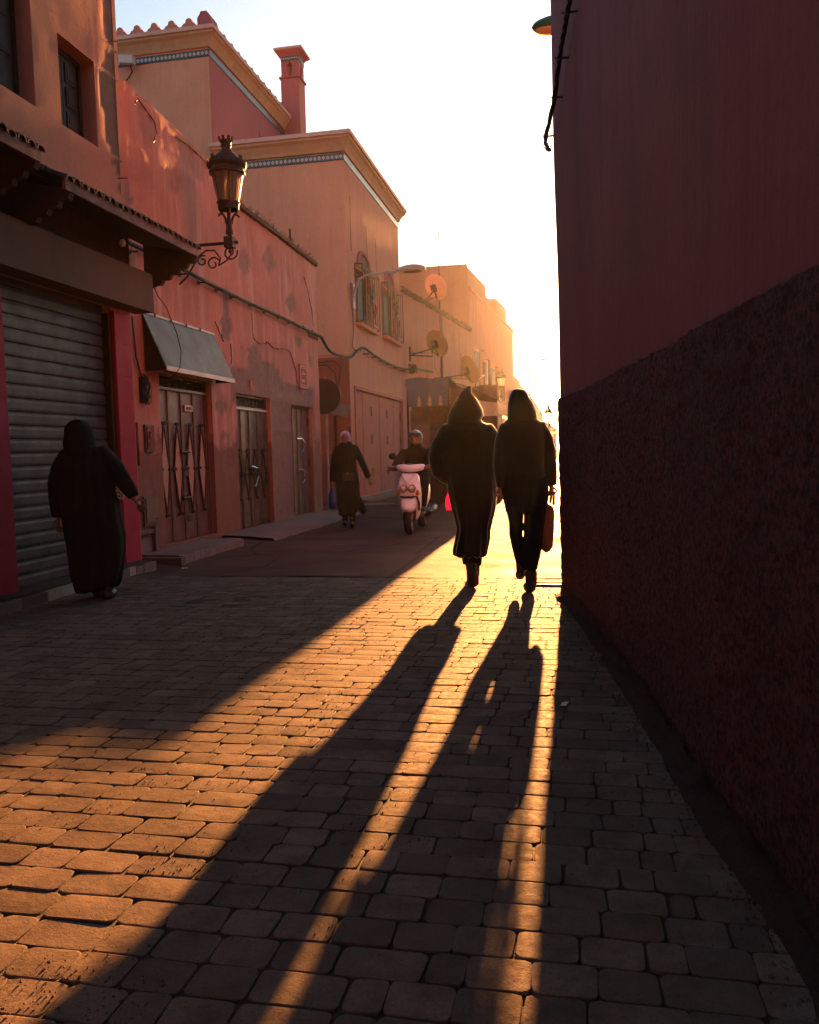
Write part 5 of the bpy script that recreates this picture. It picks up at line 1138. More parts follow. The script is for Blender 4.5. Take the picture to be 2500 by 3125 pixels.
def woven():
    t = NT('woven_bag'); wv = t.n.new('ShaderNodeTexWave'); wv.inputs['Scale'].default_value = 26; wv.bands_direction = 'Z'; t.l.new(t.pos(), wv.inputs['Vector'])
    t.set('Base Color', t.mix(wv.outputs[1], (.13, .075, .04), (.06, .035, .022))); t.set('Roughness', .85); t.bump(wv.outputs[1], .6, .006); return t.m
M['woven'] = woven()
def purse():
    t = NT('purse'); c = t.n.new('ShaderNodeTexChecker'); c.inputs['Scale'].default_value = 55; t.l.new(t.pos(), c.inputs['Vector']); c.inputs[1].default_value = (.5, .44, .38, 1); c.inputs[2].default_value = (.06, .04, .03, 1); t.set('Base Color', c.outputs[0]); t.set('Roughness', .4); return t.m
M['purse'] = purse()
def hring(x, y, z, a, b, n=28, tilt=0., sq=1.):
    L = []
    for k in range(n):
        c, s_ = math.cos(2*math.pi*k/n), math.sin(2*math.pi*k/n)
        px = a*math.copysign(abs(c)**sq, c); py = b*math.copysign(abs(s_)**sq, s_)
        L.append(Vector((x+px, y+py, z+tilt*px)))
    return L
def fuse(mb, name, mat, parent, voxel=.014, it=5, folds=None, origin=(0, 0, 0)):
    infl = voxel*.6 if it >= 2 and mat != 'skin' else 0.
    o = mb.build(name+'_raw', mat, None, origin=origin); md = o.modifiers.new('r', 'REMESH'); md.mode = 'VOXEL'; md.voxel_size = voxel
    if it: sm_ = o.modifiers.new('s', 'SMOOTH'); sm_.iterations = it; sm_.factor = .5
    dg = bpy.context.evaluated_depsgraph_get(); me = bpy.data.meshes.new_from_object(o.evaluated_get(dg)); bpy.data.objects.remove(o)
    me.name = name
    ns = [v.normal.copy() for v in me.vertices]
    for v, n_ in zip(me.vertices, ns): v.co = v.co+n_*(infl+(folds(v.co) if folds else 0.))
    me.polygons.foreach_set('use_smooth', [True]*len(me.polygons)); me.materials.clear(); me.materials.append(M[mat])
    ob = bpy.data.objects.new(name, me); COL.objects.link(ob); ob.parent = parent; return ob
def folds_fn(cx, amp, freq, seed, z_hi=1.4, hem=1.):
    def f(c):
        a = math.atan2(c.y, c.x-cx); w = max(.15, min(1., (z_hi-c.z)/z_hi))
        return amp*w*(math.sin(a*freq+2.2*noise.noise(Vector((c.x*2, c.y*2, c.z*1.3+seed))))+.8*noise.noise(Vector((c.x*9, c.y*9, c.z*2.2+seed))))+.25*amp*noise.noise(Vector((c.x*25, c.y*25, c.z*14+seed)))
    return f
def slices(tab, k, u0, v0, depth, n=28, yoff=0.):
    """tab rows (v, uL, uR[, depth half, y]) in measured units"""
    Rg = []
    for row in tab:
        v, l, r = row[:3]; b = row[3] if len(row) > 3 else depth; y = row[4] if len(row) > 4 else yoff; tl = row[5] if len(row) > 5 else 0
        Rg.append(hring(((l+r)/2-u0)/k, y, (v0-v)/k, (r-l)/2/k, b, n, tl))
    return Rg
def hand(mb, w, d, side=1, s=1., curl=.35, fist=False):
    """hand at wrist w pointing along d; five fingers of different length"""
    w = Vector(w); d = Vector(d).normalized(); a = d.cross(Vector((0, 1, 0))); a = a.normalized() if a.length > .1 else Vector((1, 0, 0)); b = a.cross(d)
    mb.tube([w-d*.03*s, w, w+d*.04*s, w+d*.085*s], [.024*s, .027*s, .036*s, .034*s], 10, flat=.55)
    for k, (o, L) in enumerate(((-.028, .062), (-.010, .074), (.010, .070), (.028, .055))):
        p0 = w+d*.075*s+a*o*s
        if fist: mb.tube([p0, p0+d*.022*s+b*.012*s, p0+d*.012*s+b*.04*s, p0-d*.015*s+b*.035*s], .0105*s, 7)
        else: mb.tube([p0, p0+d*L*.45*s+b*.012*curl*s+a*o*.15*s, p0+d*L*.8*s+b*.05*curl*s+a*o*.2*s, p0+d*L*s+b*.09*curl*s+a*o*.2*s], [.0095*s, .0092*s, .0085*s, .007*s], 7)
    p0 = w+d*.02*s+a*side*.03*s; mb.tube([p0, p0+d*.03*s+a*side*.02*s+b*.01*s, p0+d*.06*s+a*side*.024*s+b*.022*s], [.012*s, .0105*s, .008*s], 7)
def body(root, H, hips, knees, ankles, shoulders, elbows, wrists, headc, voxel=.009, face=None, hands=True, fist=(False, False), hr=.098):
    mb = MB(); hipc = (Vector(hips[0])+Vector(hips[1]))/2; shc = (Vector(shoulders[0])+Vector(shoulders[1]))/2
    mb.rings([hring(hipc.x, hipc.y, hipc.z-.08, .12, .09), hring(hipc.x, hipc.y, hipc.z+.04, .155, .105), hring(*(hipc.lerp(shc, .45)), .135, .095), hring(*(hipc.lerp(shc, .8)), .16, .11), hring(*(hipc.lerp(shc, 1.)), .15, .08), hring(*(hipc.lerp(shc, 1.1)), .07, .06)])
    for i in (0, 1):
        mb.tube([hips[i], Vector(hips[i]).lerp(Vector(knees[i]), .5), knees[i], Vector(knees[i]).lerp(Vector(ankles[i]), .35), ankles[i]], [.075, .062, .042, .042, .03], 12)
        a_ = Vector(ankles[i]); mb.ell(a_+Vector((0, face[1]*.07 if face else .07, -.035)), .033, .09, .028, 10, 6)
        mb.tube([shoulders[i], Vector(shoulders[i]).lerp(Vector(elbows[i]), .5), elbows[i], Vector(elbows[i]).lerp(Vector(wrists[i]), .4), wrists[i]], [.055, .048, .040, .038, .027], 10)
        if hands:
            d = (Vector(wrists[i])-Vector(elbows[i])).normalized(); hand(mb, wrists[i], d, 1 if i else -1, 1., .4, fist[i])
    hc = Vector(headc); mb.tube([shc, shc.lerp(hc, .5), hc], [.062, .055, .055], 12)
    mb.ell(hc, .075, .092, .112, 18, 12); mb.ell(hc+Vector((0, (face[1] if face else 1)*.03, -.055)), .05, .06, .058, 14, 8)
    if face:
        fy = face[1]; mb.ell(hc+Vector((0, fy*.098, -.018)), .012, .018, .022, 8, 6); mb.tube([hc+Vector((0, fy*.088, .03)), hc+Vector((0, fy*.104, -.02))], [.007, .011], 6)
        for q in (-1, 1): mb.ell(hc+Vector((q*.076, 0, -.01)), .012, .022, .032, 8, 6)
    o = fuse(mb, 'body', 'skin', root, voxel, 2)
    if face:
        fy = face[1]
        for q in (-1, 1):
            mb = MB(); mb.ell(hc+Vector((q*.031, fy*.082, .012)), .013, .008, .0075, 10, 6); mb.build('eye', 'eye', root, origin=(0, 0, 0), smooth=True)
            mb = MB(); mb.tube([hc+Vector((q*.014, fy*.090, .030)), hc+Vector((q*.033, fy*.089, .036)), hc+Vector((q*.05, fy*.076, .029))], .004, 5); mb.build('eyebrow', 'brow', root, origin=(0, 0, 0))
        mb = MB(); mb.ell(hc+Vector((0, fy*.088, -.062)), .023, .009, .008, 10, 6); mb.build('mouth', 'lips', root, origin=(0, 0, 0), smooth=True)
    return o
def person_root(label, x, y): return thing('person', label, 'person', (x, y, 0), None, YAW)
# --- hooded walker in a long robe
k, u0_, v0_ = 1021., 430., 2052.
w1 = person_root('walker from behind in a long hooded robe with pointed hood', -.935, 7.81); w1.scale = (1.10, 1.10, 1.0)
mm = lambda u, v, y=0.: ((u-u0_)/k, y, (v0_-v)/k)
body(w1, 1.75, [(-.08, .05, .92), (.08, .05, .92)], [(-.06, .10, .50), (.05, .30, .50)], [(-.02, -.06, .20), (.045, .46, .10)], [(-.17, .05, 1.46), (.17, .05, 1.46)], [(-.26, .02, 1.20), (.20, .02, 1.18)], [(-.10, .20, 1.08), (.06, .20, 1.08)], (-.035, .06, 1.68), .012, None, False)
rb = MB(); rb.rings(slices([(1728, 268, 548, .15, .03, -.02), (1690, 268, 550, .155, .03), (1580, 285, 577, .16, .04), (1480, 302, 588, .16, .05), (1420, 297, 600, .165, .05), (1290, 265, 628, .17, .04), (1150, 238, 645, .17, .03), (1040, 222, 650, .17, .03), (985, 218, 650, .175, .03), (880, 190, 652, .18, .02), (740, 170, 650, .18, .01), (620, 160, 640, .17, 0), (510, 155, 625, .15, 0), (462, 190, 590, .13, .01), (432, 225, 545, .115, .02)], k, u0_, v0_, .16))
rb.tube([mm(330, 540), mm(235, 525), mm(172, 640), mm(146, 770), mm(175, 880, .03), mm(240, 945, .10), mm(340, 960, .2)], [.07, .09, .083, .088, .095, .09, .07], 14)
rb.tube([mm(480, 540), mm(570, 525), mm(632, 630), mm(662, 760), mm(640, 880, .03), mm(580, 945, .1), mm(480, 960, .2)], [.07, .09, .083, .083, .09, .085, .07], 14)
fuse(rb, 'robe', 'black_wool', w1, .013, 4, folds_fn(0, .013, 9, 2))
hd = MB(); hd.rings(slices([(470, 200, 575, .12, .0), (440, 226, 545, .125, .0), (400, 232, 522, .135, .02), (370, 236, 545, .14, .03), (350, 240, 545, .14, .03), (300, 260, 537, .14, .03), (250, 286, 515, .13, .03), (205, 312, 492, .115, .02), (185, 325, 475, .09, -.0), (172, 334, 458, .07, -.02), (158, 343, 440, .05, -.035), (132, 362, 437, .042, -.045), (106, 388, 434, .03, -.05), (84, 412, 433, .016, -.055)], k, u0_, v0_, .13))
fuse(hd, 'hood', 'black_wool', w1, .008, 2, folds_fn(-.04, .005, 5, 5, 3))
sh = MB(); sh.rings([[Vector(p) for p in (lambda c, a, b, n_: [(c[0]+a*math.cos(2*math.pi*q/14), c[1]+b*math.sin(2*math.pi*q/14)*n_[0], c[2]+b*math.sin(2*math.pi*q/14)*n_[1]) for q in range(14)])(c, a, b, (.9, .42))] for c, a, b in (((-.005, .03, .012), .028, .02), ((.0, .02, .035), .048, .035), ((-.005, -.015, .10), .05, .045), ((-.015, -.04, .17), .042, .048), ((-.022, -.05, .24), .046, .052), ((-.025, -.03, .30), .045, .055))])
fuse(sh, 'shoe', 'shoe', w1, .008, 2)
sh = MB(); sh.ell((.05, .52, .045), .045, .13, .05, 12, 8); sh.tube([(.045, .44, .06), (.045, .44, .20)], [.045, .05], 10); fuse(sh, 'shoe', 'shoe', w1, .009, 2)
# trouser legs under the hem
tr = MB(); tr.tube([(-.045, .02, .55), (-.035, .0, .38), (-.025, -.03, .24)], [.075, .07, .06], 12); tr.tube([(.045, .22, .55), (.05, .36, .35), (.048, .44, .16)], [.075, .068, .06], 12); fuse(tr, 'trousers', 'dark_denim', w1, .012, 3)
pb = thing('pink_bag', 'bright pink carrier bag beside the robed walker', 'bag', (-1.15, 7.87, .75), None, YAW)
bg_ = MB(); bg_.rings([[Vector((x*1.0+.0, y, z)) for x, y in ((-.05*w_, -.03), (.05*w_, -.035), (.06*w_, .03), (-.04*w_, .04))] for z, w_ in ((0, .9), (.05, 1.1), (.12, 1.), (.18, .5))]); bg_.build('bag', 'pink_bag', pb, origin=(0, 0, 0)); bg_ = MB(); bg_.tube([(.0, 0, .17), (.03, .02, .26), (.05, .02, .32)], .008, 6); bg_.build('handle', 'pink_bag', pb, origin=(0, 0, 0))
# --- walker in a jacket with woven bag
k, u0_, v0_ = 1021., 960., 2098.
w2 = person_root('walker from behind in hooded dark jacket and trousers carrying a bag', -.425, 7.59)
body(w2, 1.78, [(-.09, .06, .92), (.09, .03, .92)], [(-.07, .08, .52), (.075, .02, .48)], [(-.03, .06, .24), (.045, -.02, .13)], [(-.18, .03, 1.48), (.19, .03, 1.48)], [(-.215, .02, 1.20), (.245, .0, 1.20)], [(-.20, .06, .97), (.258, .05, .98)], (-.01, .05, 1.70), .010, None, True, (True, True))
jk = MB(); jk.rings(slices([(1015, 742, 1165, .145, .03), (985, 738, 1166, .15, .03), (900, 745, 1155, .15, .03), (760, 738, 1168, .155, .02), (620, 725, 1182, .15, .02), (560, 732, 1182, .14, .02), (520, 762, 1160, .125, .02), (485, 805, 1112, .11, .03), (462, 850, 1075, .095, .04)], k, u0_, v0_, .15))
jk.tube([mm(1040, 570), mm(1118, 555), mm(1168, 650), mm(1190, 760), mm(1204, 880, .02), mm(1213, 990, .04), mm(1222, 1085, .05)], [.06, .068, .064, .062, .06, .056, .046], 14)
jk.tube([mm(880, 570), mm(800, 555), mm(770, 650), mm(755, 760), mm(745, 880), mm(748, 990), mm(758, 1095, .02)], [.06, .066, .064, .064, .062, .056, .046], 14)
fuse(jk, 'jacket', 'dark_knit', w2, .012, 4, folds_fn(0, .006, 7, 9, 2.2))
hd = MB(); hd.rings(slices([(500, 800, 1105, .10, .03), (470, 822, 1085, .115, .03), (440, 822, 1086, .13, .03), (400, 822, 1082, .14, .03), (330, 826, 1058, .145, .03), (260, 840, 1018, .13, .03), (220, 858, 990, .11, .02), (200, 868, 970, .08, .01), (194, 885, 958, .05, .0)], k, u0_, v0_, .13)); fuse(hd, 'hood', 'dark_knit', w2, .010, 3, folds_fn(0, .005, 4, 3, 3))
tr = MB(); tr.rings(slices([(1335, 795, 1165, .115, .05), (1260, 782, 1182, .13, .05), (1200, 772, 1190, .135, .05), (1100, 748, 1190, .14, .04), (1000, 742, 1165, .14, .03)], k, u0_, v0_, .13))
tr.rings(slices([(1868, 905, 968, .05, .06), (1790, 884, 968, .055, .06), (1660, 848, 964, .07, .06), (1560, 833, 947, .078, .08), (1440, 828, 948, .09, .06), (1350, 806, 952, .10, .05), (1270, 785, 965, .115, .05)], k, u0_, v0_, .08))
tr.rings(slices([(1880, 952, 1068, .062, -.02), (1830, 950, 1080, .065, -.02), (1700, 950, 1110, .075, .0), (1560, 960, 1130, .085, .02), (1430, 968, 1152, .095, .03), (1350, 969, 1165, .105, .04), (1270, 955, 1180, .12, .05)], k, u0_, v0_, .08))
fuse(tr, 'trousers', 'dark_denim', w2, .010, 3, folds_fn(0, .006, 6, 4, 2))
sh = MB(); sh.ell((.035, .0, .045), .048, .135, .045, 12, 8); sh.ell((.04, -.07, .06), .045, .06, .05, 10, 6); sh.tube([(.05, -.04, .07), (.05, -.03, .20)], [.05, .052], 10); fuse(sh, 'shoe', 'shoe', w2, .009, 2)
sh = MB(); sh.ell((-.030, .10, .155), .042, .12, .045, 12, 8, Matrix.Rotation(R(-18), 3, 'X')); sh.tube([(-.03, .05, .17), (-.03, .06, .27)], [.042, .042], 10); fuse(sh, 'shoe', 'shoe', w2, .009, 2)
wb = thing('woven_bag', 'tall woven straw bag hanging from the jacketed walker hand', 'bag', (-.425+.215, 7.59+.10, .35), None, YAW)
out = [(1190, 1250), (1250, 1290), (1262, 1330), (1258, 1500), (1243, 1680), (1210, 1725), (1182, 1735), (1132, 1692), (1130, 1600), (1150, 1450), (1168, 1300)]
pts = [Vector(((u-960-16)/k*1.02-.235, 0, (v0_-v)/k-.35)) for u, v in out]; cen = sum(pts, Vector())/len(pts)
bgm = MB(); bgm.rings([[cen+(p-cen)*s_+Vector((0, y_, 0)) for p in pts] for y_, s_ in ((-.07, .82), (-.055, .96), (0, 1.0), (.055, .96), (.07, .82))]); smooth_shade(bgm.build('bag_body', 'woven', wb, origin=(0, 0, 0)), 50)
for y_ in (-.03, .03):
    bgm = MB(); bgm.tube([(.02, y_, .47), (.035, y_*.6, .56), (.045, 0, .60), (.055, y_*.6, .55), (.05, y_, .45)], .008, 6); bgm.build('handle', 'woven', wb, origin=(0, 0, 0))
# --- woman in black robe by the shutter
k, u0_, v0_ = 1075., 560., 1965.
w3 = person_root('woman from behind in a loose black robe and headscarf by the shutter', -4.49, 7.0)
body(w3, 1.62, [(-.09, .0, .85), (.09, .0, .85)], [(-.06, .05, .46), (.10, .0, .46)], [(.03, .12, .10), (.165, -.02, .10)], [(-.18, 0, 1.33), (.17, 0, 1.33)], [(-.275, .0, 1.05), (.33, .0, 1.12)], [(-.285, .02, .775), (.448, .0, .945)], (-.045, .0, 1.56), .0065, (0, 1), True)
rb = MB(); rb.rings(slices([(1852, 422, 815, .175, 0, .14), (1835, 418, 822, .185, 0, .10), (1780, 402, 838, .20), (1700, 376, 862, .21), (1560, 356, 893, .205), (1450, 342, 905, .20), (1300, 328, 915, .20), (1150, 310, 885, .195), (970, 305, 868, .19), (790, 300, 850, .185), (600, 295, 835, .175), (480, 310, 800, .15), (420, 370, 730, .12)], k, u0_, v0_, .2))
rb.tube([mm(450, 540), mm(370, 520), mm(300, 640), mm(266, 770), mm(262, 930), mm(257, 1050), mm(255, 1112)], [.07, .085, .08, .085, .08, .066, .052], 14)
rb.tube([mm(640, 520), mm(735, 490), mm(830, 600), mm(915, 735), mm(985, 840), mm(1032, 925)], [.07, .088, .086, .078, .066, .045], 14)
fuse(rb, 'robe', 'black_robe', w3, .013, 4, folds_fn(.07, .015, 11, 14))
hd = MB(); hd.rings(slices([(560, 420, 660, .13, -.03), (470, 380, 690, .15, -.01), (410, 362, 664, .14), (360, 360, 662, .135), (300, 376, 652, .125), (240, 380, 640, .12), (195, 394, 620, .105), (160, 435, 575, .075), (140, 485, 535, .03)], k, u0_, v0_, .13)); fuse(hd, 'headscarf', 'black_robe', w3, .011, 3, folds_fn(-.04, .006, 5, 8, 3))
for (x_, y_) in ((.03, .12), (.165, -.02)):
    sh = MB(); sh.ell((x_, y_+.02, .045), .052, .14, .048, 12, 8); sh.tube([(x_, y_-.04, .05), (x_, y_-.03, .20)], [.048, .046], 10); fuse(sh, 'shoe', 'shoe', w3, .009, 2)
pu = thing('handbag', 'small checked handbag tucked under the black robed woman arm', 'bag', (-4.49+.265, 7.0+.10, .92), None, YAW)
bgm = MB(); bgm.obox((.0, .02, .10), (.045, .02, -.03), (.02, -.07, 0), (.015, 0, .06)); bgm.build('bag_body', 'purse', pu, origin=(0, 0, 0)); bgm = MB(); bgm.tube([(-.02, .05, .17), (-.04, .02, .3), (-.08, 0, .42)], .006, 5); bgm.build('strap', 'shoe', pu, origin=(0, 0, 0))
# --- woman walking towards the camera
k, u0_, v0_ = 971., 880., 1932.
w4 = person_root('woman in long black coat and lilac headscarf walking from the doors', -3.98, 14.31)
body(w4, 1.64, [(-.08, .0, .85), (.08, .0, .85)], [(-.05, .0, .46), (.07, -.12, .47)], [(-.06, .14, .11), (.095, -.06, .10)], [(-.16, 0, 1.36), (.18, 0, 1.36)], [(-.215, .0, 1.1), (.30, .05, 1.10)], [(-.248, -.02, .83), (.395, .08, .86)], (.0, -.02, 1.588), .010, (0, -1), True)
rb = MB(); rb.rings(slices([(1735, 728, 1000, .15, .04), (1680, 724, 1030, .16, .04), (1600, 716, 1062, .165, .03), (1450, 706, 1108, .165, .02), (1200, 698, 1104, .155), (1000, 692, 1078, .145), (800, 672, 1050, .14), (650, 680, 1090, .135), (570, 690, 1108, .12), (525, 735, 1065, .105), (490, 795, 990, .09), (450, 805, 978, .085)], k, u0_, v0_, .14))
rb.tube([mm(800, 590), mm(728, 580), mm(690, 720), mm(662, 880), mm(640, 1010), mm(632, 1140)], [.05, .06, .056, .052, .05, .044], 12)
rb.tube([mm(990, 590), mm(1060, 580), mm(1112, 700, .01), mm(1165, 830, .03), mm(1215, 950, .05), mm(1262, 1080, .075)], [.05, .06, .058, .053, .05, .044], 12)
rb.tube([mm(1020, 1380, .05), mm(1070, 1500, .09), mm(1120, 1620, .12), mm(1165, 1715, .13)], [.10, .09, .085, .06], 12, flat=.6)
fuse(rb, 'coat', 'black_robe', w4, .013, 4, folds_fn(0, .008, 8, 6))
hd = MB(); hc = Vector((0, .005, 1.59)); Rg = []
for (z, a, b, y_) in ((-.16, .098, .085, .01), (-.10, .093, .09, .012), (-.02, .092, .10, .02), (.04, .092, .105, .02), (.09, .078, .09, .015), (.122, .045, .055, .01), (.132, .015, .02, .01)): Rg.append(hring(hc.x, hc.y+y_, hc.z+z, a, b))
hd.rings(Rg); sc4 = fuse(hd, 'headscarf', 'lilac_scarf', w4, .008, 2)
bm = bmesh.new(); bm.from_mesh(sc4.data)   # open the scarf round the face
bmesh.ops.delete(bm, geom=[f for f in bm.faces if f.calc_center_median().y < -.045 and (f.calc_center_median().x/.064)**2+((f.calc_center_median().z-1.575)/.088)**2 < 1], context='FACES'); bm.to_mesh(sc4.data); bm.free()
tr = MB(); tr.tube([(-.08, .0, .80), (-.05, .0, .46), (-.06, .14, .18)], [.085, .065, .055], 12); tr.tube([(.08, .0, .80), (.07, -.10, .47), (.095, -.05, .18)], [.085, .065, .055], 12); fuse(tr, 'trousers', 'dark_denim', w4, .011, 2)
for (x_, y_) in ((-.06, .14), (.095, -.06)):
    sh = MB(); sh.ell((x_, y_-.05, .045), .042, .12, .04, 12, 8); sh.tube([(x_, y_+.02, .05), (x_, y_+.01, .26)], [.045, .055], 10); fuse(sh, 'boot', 'shoe', w4, .009, 2)
st_ = MB(); st_.tube([mm(1000, 520, -.10), mm(975, 650, -.15), mm(945, 800, -.17), mm(918, 950, -.17)], .009, 5); st_.build('bag_strap', 'shoe', w4, origin=(0, 0, 0))
hb_ = thing('shoulder_bag', 'small black shoulder bag on the front of the coat', 'bag', (-3.98, 14.31, .85), None, YAW); bgm = MB(); bgm.obox((.04, -.19, .05), (.09, 0, 0), (0, .025, 0), (0, 0, .07)); bgm.build('bag_body', 'shoe', hb_, origin=(0, 0, 0)); bgm = MB(); bgm.tube([(.035, -.22, .13), (.045, -.225, .10)], .014, 8); bgm.build('buckle', 'chrome', hb_, origin=(0, 0, 0))
bb = thing('carrier_bag', 'blue plastic carrier bag held by the woman in the long coat', 'bag', (-3.98-.245, 14.31-.05, .33), None, YAW)
bgm = MB(); Rg = []
for (z, a, b) in ((0, .07, .05), (.03, .09, .075), (.14, .092, .08), (.24, .085, .06), (.32, .06, .035), (.37, .035, .02)): Rg.append([Vector((p.x*(1+.10*noise.noise(Vector((p.x*30, p.y*30, z*12)))), p.y, z)) for p in hring(0, 0, z, a, b, 20)])
bgm.rings(Rg); smooth_shade(bgm.build('bag_body', 'blue_bag', bb, origin=(0, 0, 0)), 60)
for q in (-1, 1): bgm = MB(); bgm.tube([(q*.03, 0, .34), (q*.045, 0, .41), (q*.01, 0, .46), (0, 0, .47)], .008, 5); bgm.build('handle', 'blue_bag', bb, origin=(0, 0, 0))
# ------------------------------------------------------------------ scooter and rider
def paint(name, c, r=.3): t = NT(name); t.set('Base Color', (*c, 1)); t.set('Roughness', r); t.set('Coat Weight', .4); t.set('Coat Roughness', .15); return t.m
M['scooter_white'] = paint('scooter_white', (.74, .76, .80)); M['tyre'] = simple('tyre', (.012, .011, .010), .8); M['black_plastic'] = simple('black_plastic', (.012, .011, .011), .5)
M['helmet'] = paint('helmet', (.10, .11, .13), .2); M['rider_coat'] = cloth('rider_coat', (.015, .012, .010), weave=140); M['glove'] = simple('glove', (.14, .07, .045), .6)
def lens(): t = NT('head_lens'); t.set('Base Color', (.6, .55, .5, 1)); t.set('Metallic', .7); t.set('Roughness', .18); w_ = t.n.new('ShaderNodeTexWave'); w_.inputs['Scale'].default_value = 14; t.l.new(t.pos(), w_.inputs['Vector']); t.bump(w_.outputs[1], .8, .01); return t.m
M['head_lens'] = lens(); M['amber'] = simple('amber', (.45, .16, .04), .25)
so = thing('motor_scooter', 'pale motor scooter with twin round headlamps ridden towards the camera', 'scooter', (-2.55, 12.85, 0), None, R(.8))
def wheel(y, r, w_, nm='wheel'):
    wh = MB(); Rg = []
    for (rr_, xx) in ((r-.06, -w_*.42), (r-.025, -w_*.5), (r-.008, -w_*.3), (r, 0), (r-.008, w_*.3), (r-.025, w_*.5), (r-.06, w_*.42)): Rg.append([Vector((xx, y+rr_*math.cos(a), r+rr_*math.sin(a))) for a in [2*math.pi*q/28 for q in range(28)]])
    wh.rings(Rg, cap=False); wo = wh.build(nm, 'tyre', so, origin=(0, 0, 0)); smooth_shade(wo, 50)
    rm = MB(); rm.tube([(-w_*.36, y, r), (w_*.36, y, r)], r-.06, 24); rm.tube([(-w_*.5, y, r), (w_*.5, y, r)], .035, 12); rm.build('rim', 'black_plastic', wo, origin=(0, 0, 0))
    for q in range(5): a = 2*math.pi*q/5; rm = MB(); rm.tube([(w_*.37, y, r), (w_*.37, y+(r-.065)*math.cos(a), r+(r-.065)*math.sin(a))], .014, 6); rm.build('spoke', 'lamp_grey', wo, origin=(0, 0, 0))
wheel(0, .215, .115); wheel(1.28, .215, .13)
def loft(name, mat, rows, par=so, n=20, sq=.8, sub=60):
    mb = MB(); mb.rings([[Vector((x+a*math.copysign(abs(math.cos(t))**sq, math.cos(t)), y+b*math.copysign(abs(math.sin(t))**sq, math.sin(t)), z)) for t in [2*math.pi*q/n for q in range(n)]] for (x, y, z, a, b) in rows]); return smooth_shade(mb.build(name, mat, par, origin=(0, 0, 0)), sub)
loft('front_fender', 'scooter_white', [(0, -.02, .37, .085, .16), (0, -.03, .42, .115, .20), (0, -.02, .47, .125, .19), (0, 0, .53, .125, .15), (0, .03, .58, .11, .10), (0, .05, .60, .07, .06)])
mb = MB(); [mb.tube([(q*.085, 0, .215), (q*.09, .06, .45), (q*.08, .12, .62)], .022, 8) for q in (-1, 1)]; mb.build('fork', 'black_plastic', so, origin=(0, 0, 0))
sh_ = loft('front_apron', 'scooter_white', [(0, .22, .22, .10, .05), (0, .20, .32, .15, .08), (0, .17, .45, .172, .10), (0, .11, .56, .182, .13), (0, .07, .64, .19, .15), (0, .06, .74, .188, .15), (0, .09, .84, .172, .12), (0, .13, .92, .155, .09), (0, .16, .97, .12, .06)], sq=.7)
mb = MB(); mb.prism([(-.11, .0, .965), (.11, .0, .965), (.02, -.075, .83), (-.02, -.075, .83)], (0, .09, .01)); mb.build('apron_crest', 'scooter_white', so, origin=(0, 0, 0))
mb = MB(); mb.tube([(0, -.02, .905), (0, .03, .905)], .018, 10); mb.build('badge', 'chrome', so, origin=(0, 0, 0))
for q in (-1, 1):
    mb = MB(); mb.tube([(q*.066, -.105, .735), (q*.066, -.05, .735)], [.062, .068], 18); hl = mb.build('headlamp', 'black_plastic', so, origin=(0, 0, 0)); mb = MB(); mb.ell((q*.066, -.10, .735), .055, .018, .06, 16, 8); smooth_shade(mb.build('lens', 'head_lens', hl, origin=(0, 0, 0)))
    mb = MB(); mb.ell((q*.15, -.045, .675), .035, .03, .05, 12, 8); smooth_shade(mb.build('indicator', 'amber', so, origin=(0, 0, 0)))
mb = MB(); mb.tube([(-.13, -.03, .615), (-.06, -.075, .60), (.06, -.075, .60), (.13, -.03, .615), (.16, .05, .50), (.15, .1, .38)], .016, 8); mb.build('mudguard_lip', 'black_plastic', so, origin=(0, 0, 0))
mb = MB(); mb.tube([(0, .16, .93), (0, .20, 1.05)], [.09, .07], 12); mb.build('steering_neck', 'black_plastic', so, origin=(0, 0, 0))
mb = MB(); Rg = []
for (x, h, zc, y_) in ((-.225, .035, 1.075, .20), (-.20, .05, 1.07, .16), (-.12, .06, 1.06, .11), (0, .066, 1.045, .085), (.12, .06, 1.06, .11), (.20, .05, 1.07, .16), (.225, .035, 1.075, .20)): Rg.append([Vector((x, y_+.085*math.cos(t)+.05, zc+h*math.sin(t))) for t in [2*math.pi*q/16 for q in range(16)]])
mb.rings(Rg); smooth_shade(mb.build('handlebar_cowl', 'scooter_white', so, origin=(0, 0, 0)), 60)
mb = MB(); mb.ell((0, .17, 1.11), .07, .05, .025, 14, 6); smooth_shade(mb.build('dash', 'helmet', so, origin=(0, 0, 0)))
mb = MB(); mb.tube([(-.36, .24, 1.06), (-.2, .22, 1.06)], .018, 8); mb.tube([(.2, .22, 1.06), (.36, .24, 1.06)], .018, 8); mb.build('grips', 'black_plastic', so, origin=(0, 0, 0))
for q in (-1, 1): mb = MB(); mb.tube([(q*.22, .20, 1.03), (q*.30, .15, 1.035), (q*.39, .16, 1.02)], .008, 6); mb.build('brake_lever', 'black_plastic', so, origin=(0, 0, 0))
for q in (-1,):
    mb = MB(); mb.tube([(q*.20, .2, 1.10), (q*.24, .2, 1.17), (q*.27, .2, 1.22)], .008, 6); mb.ell((q*.29, .2, 1.255), .062, .02, .055, 14, 8); smooth_shade(mb.build('mirror', 'black_plastic', so, origin=(0, 0, 0)), 50)
loft('floorboard', 'black_plastic', [(0, .52, .24, .13, .34), (0, .52, .30, .17, .36), (0, .52, .33, .16, .35)])
loft('rear_body', 'scooter_white', [(0, 1.05, .36, .10, .32), (0, 1.08, .50, .155, .40), (0, 1.1, .64, .165, .43), (0, 1.12, .74, .15, .42), (0, 1.1, .79, .12, .38)])
loft('seat', 'black_plastic', [(0, 1.05, .78, .13, .36), (0, 1.05, .83, .14, .37), (0, 1.05, .86, .11, .33)])
